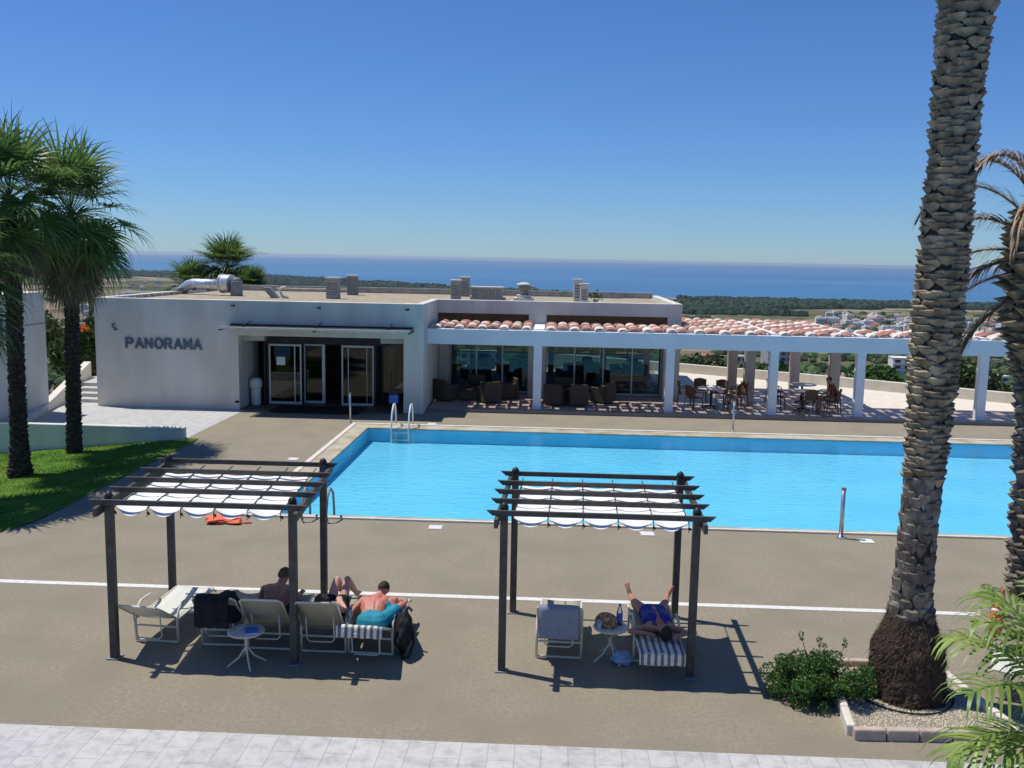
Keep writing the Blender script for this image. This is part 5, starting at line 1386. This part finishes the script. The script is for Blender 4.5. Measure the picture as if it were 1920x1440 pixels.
dining_table('farther round table of the right dining set on the terrace', (9.75, 36.5, FZ), td)
def ch(x, y, deg, lb):
    global ch0
    ch0 = dining_chair(lb, (x, y, FZ), R(deg), ch0)
ch0 = None
for x, y, a, lb in ((5.05, 35.3, -100, 'leftmost rattan armchair of the left dining set, beside the building pier'), (5.25, 34.25, -55, 'rattan armchair at the near left of the left table'),
                    (5.75, 36.0, 178, 'tall backed rattan armchair behind the left table, its back to the view'), (6.45, 35.75, 150, 'rattan armchair at the far right of the left table'),
                    (6.75, 34.7, 95, 'rattan armchair right of the left table, nearest the slim steel post'), (7.15, 35.6, 110, 'outer rattan armchair standing off to the right of the left table'),
                    (8.45, 35.0, -85, 'rattan armchair alone at the left of the right dining set'), (9.35, 33.95, 5, 'rattan armchair at the near side of the right set, back to the pool'),
                    (10.35, 35.3, 100, 'empty rattan armchair beyond the seated guest'), (10.25, 34.15, 62, 'rattan armchair in which the guest sits'), (8.7, 36.6, -90, 'rattan armchair drawn up left of the farther table')):
    if ch0 is None: ch0 = dining_chair(lb, (x, y, FZ), R(a))
    else: dining_chair(lb, (x, y, FZ), R(a), ch0)
def lounge_chair(label, loc, rz, first=None, w_=.72):
    if first is not None: return copy_thing(first, loc, rz, label)
    t = thing('wicker_armchair', label, 'armchair', loc, rz, 'dark wicker armchairs in the veranda shade')
    m = MB(); m.box(-.26, .26, -.28, .34, .05, .34); m.build('base', M['wicker'], t, bevel=.02)
    m = MB(); m.box(-.25, .25, -.24, .33, .345, .45); m.build('cushion', M['interior'], t, bevel=.04)
    m = MB(); m.box(-.36, .36, -.40, -.285, .05, .82); m.build('backrest', M['wicker'], t, bevel=.04)
    for s_ in (-1, 1): m = MB(); m.box(min(s_ * .265, s_ * .36), max(s_ * .265, s_ * .36), -.28, .36, .05, .62); m.build('armrest', M['wicker'], t, bevel=.03)
    return t
a0 = lounge_chair('wicker armchair in the darkest corner next to the entrance pier', (-4.0, 35.0, FZ), R(-40))
for x, y, a, lb in ((-3.0, 36.2, 175, 'wicker armchair standing back against the left window'), (-2.35, 34.75, 30, 'wicker armchair right of the low table in the left bay'), (-1.75, 35.8, 110, 'wicker armchair turned sideways before the left window'),
                    (.15, 34.5, -20, 'wicker armchair just right of the first slim column'), (.95, 34.55, 15, 'second wicker armchair from the first slim column'), (1.95, 35.3, 60, 'small wicker armchair alone in the middle of the second bay'), (.5, 36.0, 180, 'wicker armchair against the glass in the second bay')):
    lounge_chair(lb, (x, y, FZ), R(a), a0)
t = thing('low_table', 'low dark wicker table among the armchairs in the left bay', 'table', (-3.15, 35.2, FZ))
m = MB(); m.box(-.35, .35, -.3, .3, .05, .40); m.build('base', M['wicker'], t, bevel=.02); m = MB(); m.box(-.37, .37, -.32, .32, .402, .43); m.build('table_top', M['dark'], t, bevel=.01)
# dining room tables and chairs behind the glass
def room_table(label, loc, first=None):
    if first is not None: return copy_thing(first, loc, 0, label)
    t = thing('dining_table', label, 'table', loc, 0, 'laid tables in the dining room')
    m = MB(); m.box(-.55, .55, -.42, .42, .36, .765); m.build('tablecloth', M['tealcloth'], t, bevel=.02)
    m = MB(); m.box(-.4, .4, -.3, .3, .0, .355); m.build('base', M['interior'], t)
    m = MB()
    for x in (-.3, .3): m.lathe([(.12, 0), (.14, .012)], 16, (x, 0, .767))
    m.build('plates', M['paper'], t)
    for s_ in (-1, 1):
        m = MB(); m.box(-.22, .22, s_ * .75 - .03, s_ * .75 + .03, .4, .98); m.box(-.22, .22, min(s_ * .5, s_ * .77), max(s_ * .5, s_ * .77), .42, .46); m.build('chair_back', M['tealcloth'], t, bevel=.02)
    return t
r0 = None
for i, (x, y, lb) in enumerate(((-3.3, 39.2, 'front left table behind the left window'), (-1.6, 40.4, 'right table behind the left window'), (-3.2, 42.6, 'rear left table deep in the dining room'), (-.9, 42.8, 'rear table seen past the first slim column'),
                              (.7, 39.3, 'front table at the left of the right window'), (2.7, 39.2, 'front table in the middle of the right window'), (1.6, 42.2, 'rear table seen through the right window'), (3.7, 41.8, 'rear table at the right end of the dining room'))):
    lb = 'teal clothed dining table, ' + lb
    if r0 is None: r0 = room_table(lb, (x, y, .13))
    else: room_table(lb, (x, y, .13), r0)

# ------------------------------------------------------------------ people
def remeshed(mb, name, mat, parent, vox=.009):
    o = mb.build(name, mat, parent, smooth=True)
    r = o.modifiers.new('remesh', 'REMESH'); r.mode = 'VOXEL'; r.voxel_size = vox; r.use_smooth_shade = True
    s_ = o.modifiers.new('smooth', 'SMOOTH'); s_.factor = .5; s_.iterations = 4
    return o
def V(*a): return Vector(a)
def hand(m, wrist, d, n):
    d = d.normalized(); n = n.normalized(); s_ = d.cross(n).normalized(); k = wrist + d * .085
    for u in (-.03, -.01, .01, .03): m.seg(wrist + s_ * u * .5, .017, k + s_ * u, .0145, 8)
    for u, l in ((-.033, .062), (-.011, .076), (.011, .082), (.033, .072)):
        a = k + s_ * u; b = a + (d * .8 + n * .35) * l * .55; c = b + (d * .35 + n * .85) * l * .45
        m.seg(a, .0105, b, .0095, 7); m.seg(b, .0095, c, .008, 7)
    a = wrist + d * .03 + s_ * .028; b = a + (d * .5 + s_ * .8) * .035; c = b + (d * .8 + n * .3) * .032
    m.seg(a, .013, b, .011, 7); m.seg(b, .011, c, .009, 7)
def person(label, loc, rz, J, skin, hair, hairlen=.0, f=1.0, girth=1.0):
    """J: pelvis chest neck head face(direction) and left/right sh el wr hip kn an toe"""
    t = thing('person', label, 'person', loc, rz, None); m = MB(); g = girth
    pv, chs, nk, hd = J['pelvis'], J['chest'], J['neck'], J['head']
    across = (J['shR'] - J['shL']).normalized(); up = (nk - pv).normalized(); fwd = across.cross(up).normalized() * -1
    if fwd.dot(J['face']) < -.5: fwd = -fwd
    wa = pv.lerp(chs, .5)
    for s_ in (-1, 1):
        m.seg(pv + across * .075 * s_, .105 * g, wa + across * .055 * s_, .095 * g); m.seg(wa + across * .055 * s_, .095 * g, chs + across * .075 * s_, .11 * g)
        m.seg(chs + across * .08 * s_, .105 * g, (J['shR'] if s_ > 0 else J['shL']).lerp(nk, .35), .06)
        sh = J['shR'] if s_ > 0 else J['shL']; m.seg(nk.lerp(sh, .15), .05, sh, .052)
    m.seg(pv - across * .08, .11 * g, pv + across * .08, .11 * g)
    m.seg(pv, .11 * g, wa, .10 * g); m.seg(wa, .10 * g, chs, .115 * g); m.seg(chs, .11 * g, nk - up * .03, .07); m.seg((J['shL'] + J['shR']) * .5 - up * .05 + across * .08, .07, (J['shL'] + J['shR']) * .5 - up * .05 - across * .08, .07)
    m.seg(nk, .055, hd.lerp(nk, .3), .05)
    hu = (hd - nk).normalized(); fc = J['face'].normalized(); fc = (fc - hu * fc.dot(hu)).normalized(); sx = fc.cross(hu).normalized()
    rot = Matrix((sx, fc, hu)).transposed()
    m.ell(hd + hu * .03, (.074, .094, .095), 16, rot); m.ell(hd - hu * .035 + fc * .02, (.058, .07, .075), 14, rot)
    m.ell(hd + fc * .095 - hu * .005, (.013, .018, .024), 8, rot); m.ell(hd + fc * .08 - hu * .05, (.026, .012, .010), 8, rot); m.ell(hd + fc * .075 - hu * .085, (.03, .02, .02), 8, rot)
    for s_ in (-1, 1): m.ell(hd + sx * .076 * s_ - hu * .0, (.010, .022, .032), 8, rot)
    for q in 'LR':
        sh, el, wr = J['sh' + q], J['el' + q], J['wr' + q]
        m.seg(sh, .05 * g, el, .038); m.seg(el, .039, wr, .026); hand(m, wr, (wr - el), J.get('palm' + q, V(0, 0, -1)))
        hp, kn, an, to = J['hip' + q], J['kn' + q], J['an' + q], J['toe' + q]
        m.seg(hp, .088 * g, kn, .056); cf = kn.lerp(an, .3); m.seg(kn, .055, cf, .054); m.seg(cf, .054, an, .034)
        m.seg(an, .035, an + (an - kn).normalized() * .04, .034); fo = an.lerp(to, .65); m.seg(an, .036, fo, .034); m.seg(fo, .034, to, .022)
        sd_ = (to - an).cross(an - kn); sd_ = sd_.normalized() if sd_.length > 1e-4 else V(1, 0, 0)
        for u in (-.03, -.015, 0, .015, .03): m.seg(to.lerp(an, .15) + sd_ * u, .011, to + (to - an).normalized() * .018 + sd_ * u, .0095, 6)
    b = remeshed(m, 'body', skin, t)
    hm = MB(); n = 24; vs = []; fs = []
    for i in range(n + 1):
        th = PI * .62 * i / n
        for k in range(n):
            ph_ = 2 * PI * k / n; bk = max(0, -math.sin(ph_)); th2 = th * (.72 + .36 * bk + .1)
            d = V(math.sin(th2) * math.cos(ph_) * .083, math.sin(th2) * math.sin(ph_) * .104, math.cos(th2) * .107); d *= 1 + .05 * mnoise.noise(d * 60)
            vs.append(hd + hu * .028 + rot @ d - fc * .006)
    for i in range(n):
        for k in range(n): fs.append((i * n + k, (i + 1) * n + k, (i + 1) * n + (k + 1) % n, i * n + (k + 1) % n))
    hm.add(vs, fs)
    if hairlen: hm.seg(hd - fc * .06, .06, hd - fc * .06 - hu * hairlen, .035)
    hm.build('hair', hair, b, smooth=True)
    e = MB()
    for s_ in (-1, 1): e.ell(hd + fc * .083 + sx * .03 * s_ + hu * .012, (.012, .008, .008), 8, rot)
    e.build('eyes', M['hair'], b, smooth=True)
    return t, b, (across, up, fwd)
def cloth(name, mat, body, segs, vox=.011):
    m = MB()
    for p0, r0_, p1, r1_ in segs: m.seg(p0, r0_, p1, r1_)
    return remeshed(m, name, mat, body, vox)
def lp(a, b, t_): return a.lerp(b, t_)
# seated upright, back to camera
J = dict(pelvis=V(0, .16, .50), chest=V(.08, .05, .74), neck=V(.12, .07, .92), head=V(.16, .14, 1.03), face=V(.35, .9, -.25),
         shL=V(-.09, .04, .88), shR=V(.29, .05, .87), elL=V(-.20, .2, .66), elR=V(.36, .2, .66), wrL=V(-.12, .33, .66), wrR=V(.14, .34, .66),
         hipL=V(-.09, .2, .48), hipR=V(.1, .2, .48), knL=V(-.13, .62, .62), knR=V(.15, .62, .60), anL=V(-.12, .98, .45), anR=V(.14, .98, .45), toeL=V(-.14, 1.14, .46), toeR=V(.16, 1.14, .46))
t, b, _ = person('bare backed person with short brown hair sitting upright on a lounger behind the pergola post', L3.location, 0, J, M['skinA'], M['hairblond'])
cloth('shorts', M['black'], b, [(J['pelvis'] + V(-.08, 0, -.02), .122, J['pelvis'] + V(.08, 0, -.02), .122), (J['hipL'], .10, lp(J['hipL'], J['knL'], .45), .088), (J['hipR'], .10, lp(J['hipR'], J['knR'], .45), .088)])
# reclining, knees up
J = dict(pelvis=V(.06, .42, .50), chest=V(.02, .10, .60), neck=V(0, -.06, .71), head=V(0, -.14, .80), face=V(.1, .75, .6),
         shL=V(-.18, -.02, .66), shR=V(.2, 0, .66), elL=V(-.27, .2, .54), elR=V(.28, .2, .54), wrL=V(-.12, .36, .62), wrR=V(.16, .38, .62),
         hipL=V(-.03, .46, .49), hipR=V(.15, .46, .49), knL=V(.02, .74, .80), knR=V(.17, .74, .81), anL=V(.04, 1.02, .50), anR=V(.24, 1.06, .49), toeL=V(.04, 1.17, .45), toeR=V(.25, 1.21, .45))
t, b, _ = person('person lying back with both bare knees bent up beside the pergola post', L4.location, 0, J, M['skinC'], M['hairblond'])
cloth('shorts', M['black'], b, [(J['pelvis'] + V(-.08, 0, 0), .12, J['pelvis'] + V(.08, 0, 0), .12), (J['hipL'], .10, lp(J['hipL'], J['knL'], .3), .09), (J['hipR'], .10, lp(J['hipR'], J['knR'], .3), .09)])
# sunburnt man leaning forward, teal shorts
J = dict(pelvis=V(.04, -.06, .50), chest=V(-.01, .20, .62), neck=V(.01, .41, .70), head=V(.04, .51, .76), face=V(.2, .75, -.6),
         shL=V(-.20, .32, .66), shR=V(.20, .33, .66), elL=V(-.31, .2, .55), elR=V(.31, .2, .53), wrL=V(-.16, .42, .52), wrR=V(.28, .42, .48),
         hipL=V(-.02, .02, .50), hipR=V(.14, .0, .50), knL=V(.24, .40, .66), knR=V(.37, .34, .62), anL=V(.20, .78, .45), anR=V(.28, .76, .44), toeL=V(.20, .94, .46), toeR=V(.29, .92, .46))
t, b, _ = person('sunburnt man in teal shorts hunched forward on the towel covered lounger', L5.location, R(-4), J, M['skinB'], M['hair'], girth=1.08)
cloth('shorts', M['teal'], b, [(J['pelvis'] + V(-.08, -.01, 0), .15, J['pelvis'] + V(.08, -.01, 0), .15), (J['pelvis'] + V(-.06, 0, 0), .148, lp(J['pelvis'], J['chest'], .25) + V(-.04, 0, 0), .128), (J['pelvis'] + V(.06, 0, 0), .148, lp(J['pelvis'], J['chest'], .25) + V(.04, 0, 0), .128), (J['hipL'], .11, lp(J['hipL'], J['knL'], .68), .088), (J['hipR'], .11, lp(J['hipR'], J['knR'], .68), .088)])
# woman lying flat, royal blue swimsuit, legs apart
J = dict(pelvis=V(0, .58, .50), chest=V(.02, .16, .52), neck=V(.05, -.05, .53), head=V(.09, -.19, .535), face=V(.25, .1, 1),
         shL=V(-.16, .02, .50), shR=V(.22, .02, .50), elL=V(-.36, -.04, .47), elR=V(.40, -.04, .47), wrL=V(-.16, -.18, .50), wrR=V(.27, -.22, .50), palmL=V(0, 0, -1), palmR=V(0, 0, -1),
         hipL=V(-.1, .62, .49), hipR=V(.1, .62, .49), knL=V(-.22, .98, .50), knR=V(.22, .98, .50), anL=V(-.26, 1.36, .46), anR=V(.30, 1.36, .46), toeL=V(-.31, 1.42, .62), toeR=V(.37, 1.42, .60))
t, b, _ = person('woman in a royal blue swimsuit lying flat, feet apart toward the pool', L7.location, 0, J, M['skinA'], M['hair'], hairlen=.03, girth=1.12)
cloth('swimsuit', M['navy'], b, [(J['pelvis'] + V(-.08, 0, 0), .13, J['pelvis'] + V(.08, 0, 0), .13), (lp(J['pelvis'], J['chest'], .5) + V(-.06, 0, 0), .118, lp(J['pelvis'], J['chest'], .5) + V(.06, 0, 0), .118),
      (lp(J['pelvis'], J['chest'], .5) + V(-.06, 0, 0), .118, J['chest'] + V(-.08, 0, .01), .135), (lp(J['pelvis'], J['chest'], .5) + V(.06, 0, 0), .118, J['chest'] + V(.08, 0, .01), .135), (J['pelvis'] + V(-.07, 0, 0), .12, lp(J['pelvis'], J['chest'], .5) + V(-.05, 0, 0), .115), (J['pelvis'] + V(.07, 0, 0), .12, lp(J['pelvis'], J['chest'], .5) + V(.05, 0, 0), .115),
      (J['chest'] + V(-.09, -.06, .09), .02, J['neck'] + V(-.07, 0, .04), .016), (J['chest'] + V(.09, -.06, .09), .02, J['neck'] + V(.07, 0, .04), .016)])
# guest on the terrace chair (chair faces -x / away), back to camera
J = dict(pelvis=V(0, -.02, .54), chest=V(0, .02, .86), neck=V(0, .10, 1.06), head=V(.01, .16, 1.20), face=V(0, 1, -.2),
         shL=V(-.2, .06, 1.0), shR=V(.2, .06, 1.0), elL=V(-.3, .1, .72), elR=V(.3, .08, .72), wrL=V(-.18, .34, .72), wrR=V(.22, .32, .7),
         hipL=V(-.09, .02, .53), hipR=V(.09, .02, .53), knL=V(-.14, .44, .53), knR=V(.14, .44, .53), anL=V(-.15, .40, .09), anR=V(.15, .46, .09), toeL=V(-.16, .56, .035), toeR=V(.16, .62, .035))
t, b, _ = person('tanned guest in khaki shorts seated at the right dining set on the terrace', (10.25, 34.15, FZ), R(62), J, M['skinA'], M['hair'])
cloth('shorts', M['tan'], b, [(J['pelvis'] + V(-.08, 0, 0), .125, J['pelvis'] + V(.08, 0, 0), .125), (J['hipL'], .10, lp(J['hipL'], J['knL'], .8), .085), (J['hipR'], .10, lp(J['hipR'], J['knR'], .8), .085)])
cloth('shirt', nmat('maroon_shirt', (.16, .035, .025, 1), (.20, .05, .035, 1), 8, .85), b, [(J['pelvis'] + V(-.07, 0, .06), .122, J['chest'] + V(-.08, 0, 0), .125), (J['pelvis'] + V(.07, 0, .06), .122, J['chest'] + V(.08, 0, 0), .125), (J['chest'] + V(-.08, 0, 0), .12, lp(J['shL'], J['neck'], .3), .075), (J['chest'] + V(.08, 0, 0), .12, lp(J['shR'], J['neck'], .3), .075), (J['shL'], .064, lp(J['shL'], J['elL'], .6), .056), (J['shR'], .064, lp(J['shR'], J['elR'], .6), .056)])

# ------------------------------------------------------------------ air
m = MB(); m.box(-40500, 40500, -40500, 40500, -86, 14)
hz = m.build('haze', bpy.data.materials.new('haze_air')); tag(hz, kind='stuff')
hm_ = hz.data.materials[0]; hm_.use_nodes = True; n = hm_.node_tree.nodes
n.remove(n['Principled BSDF']); pv_ = n.new('ShaderNodeVolumePrincipled')
pv_.inputs['Color'].default_value = (.72, .84, 1, 1); pv_.inputs['Density'].default_value = .00004; pv_.inputs['Anisotropy'].default_value = .3
hm_.node_tree.links.new(pv_.outputs[0], n['Material Output'].inputs['Volume'])
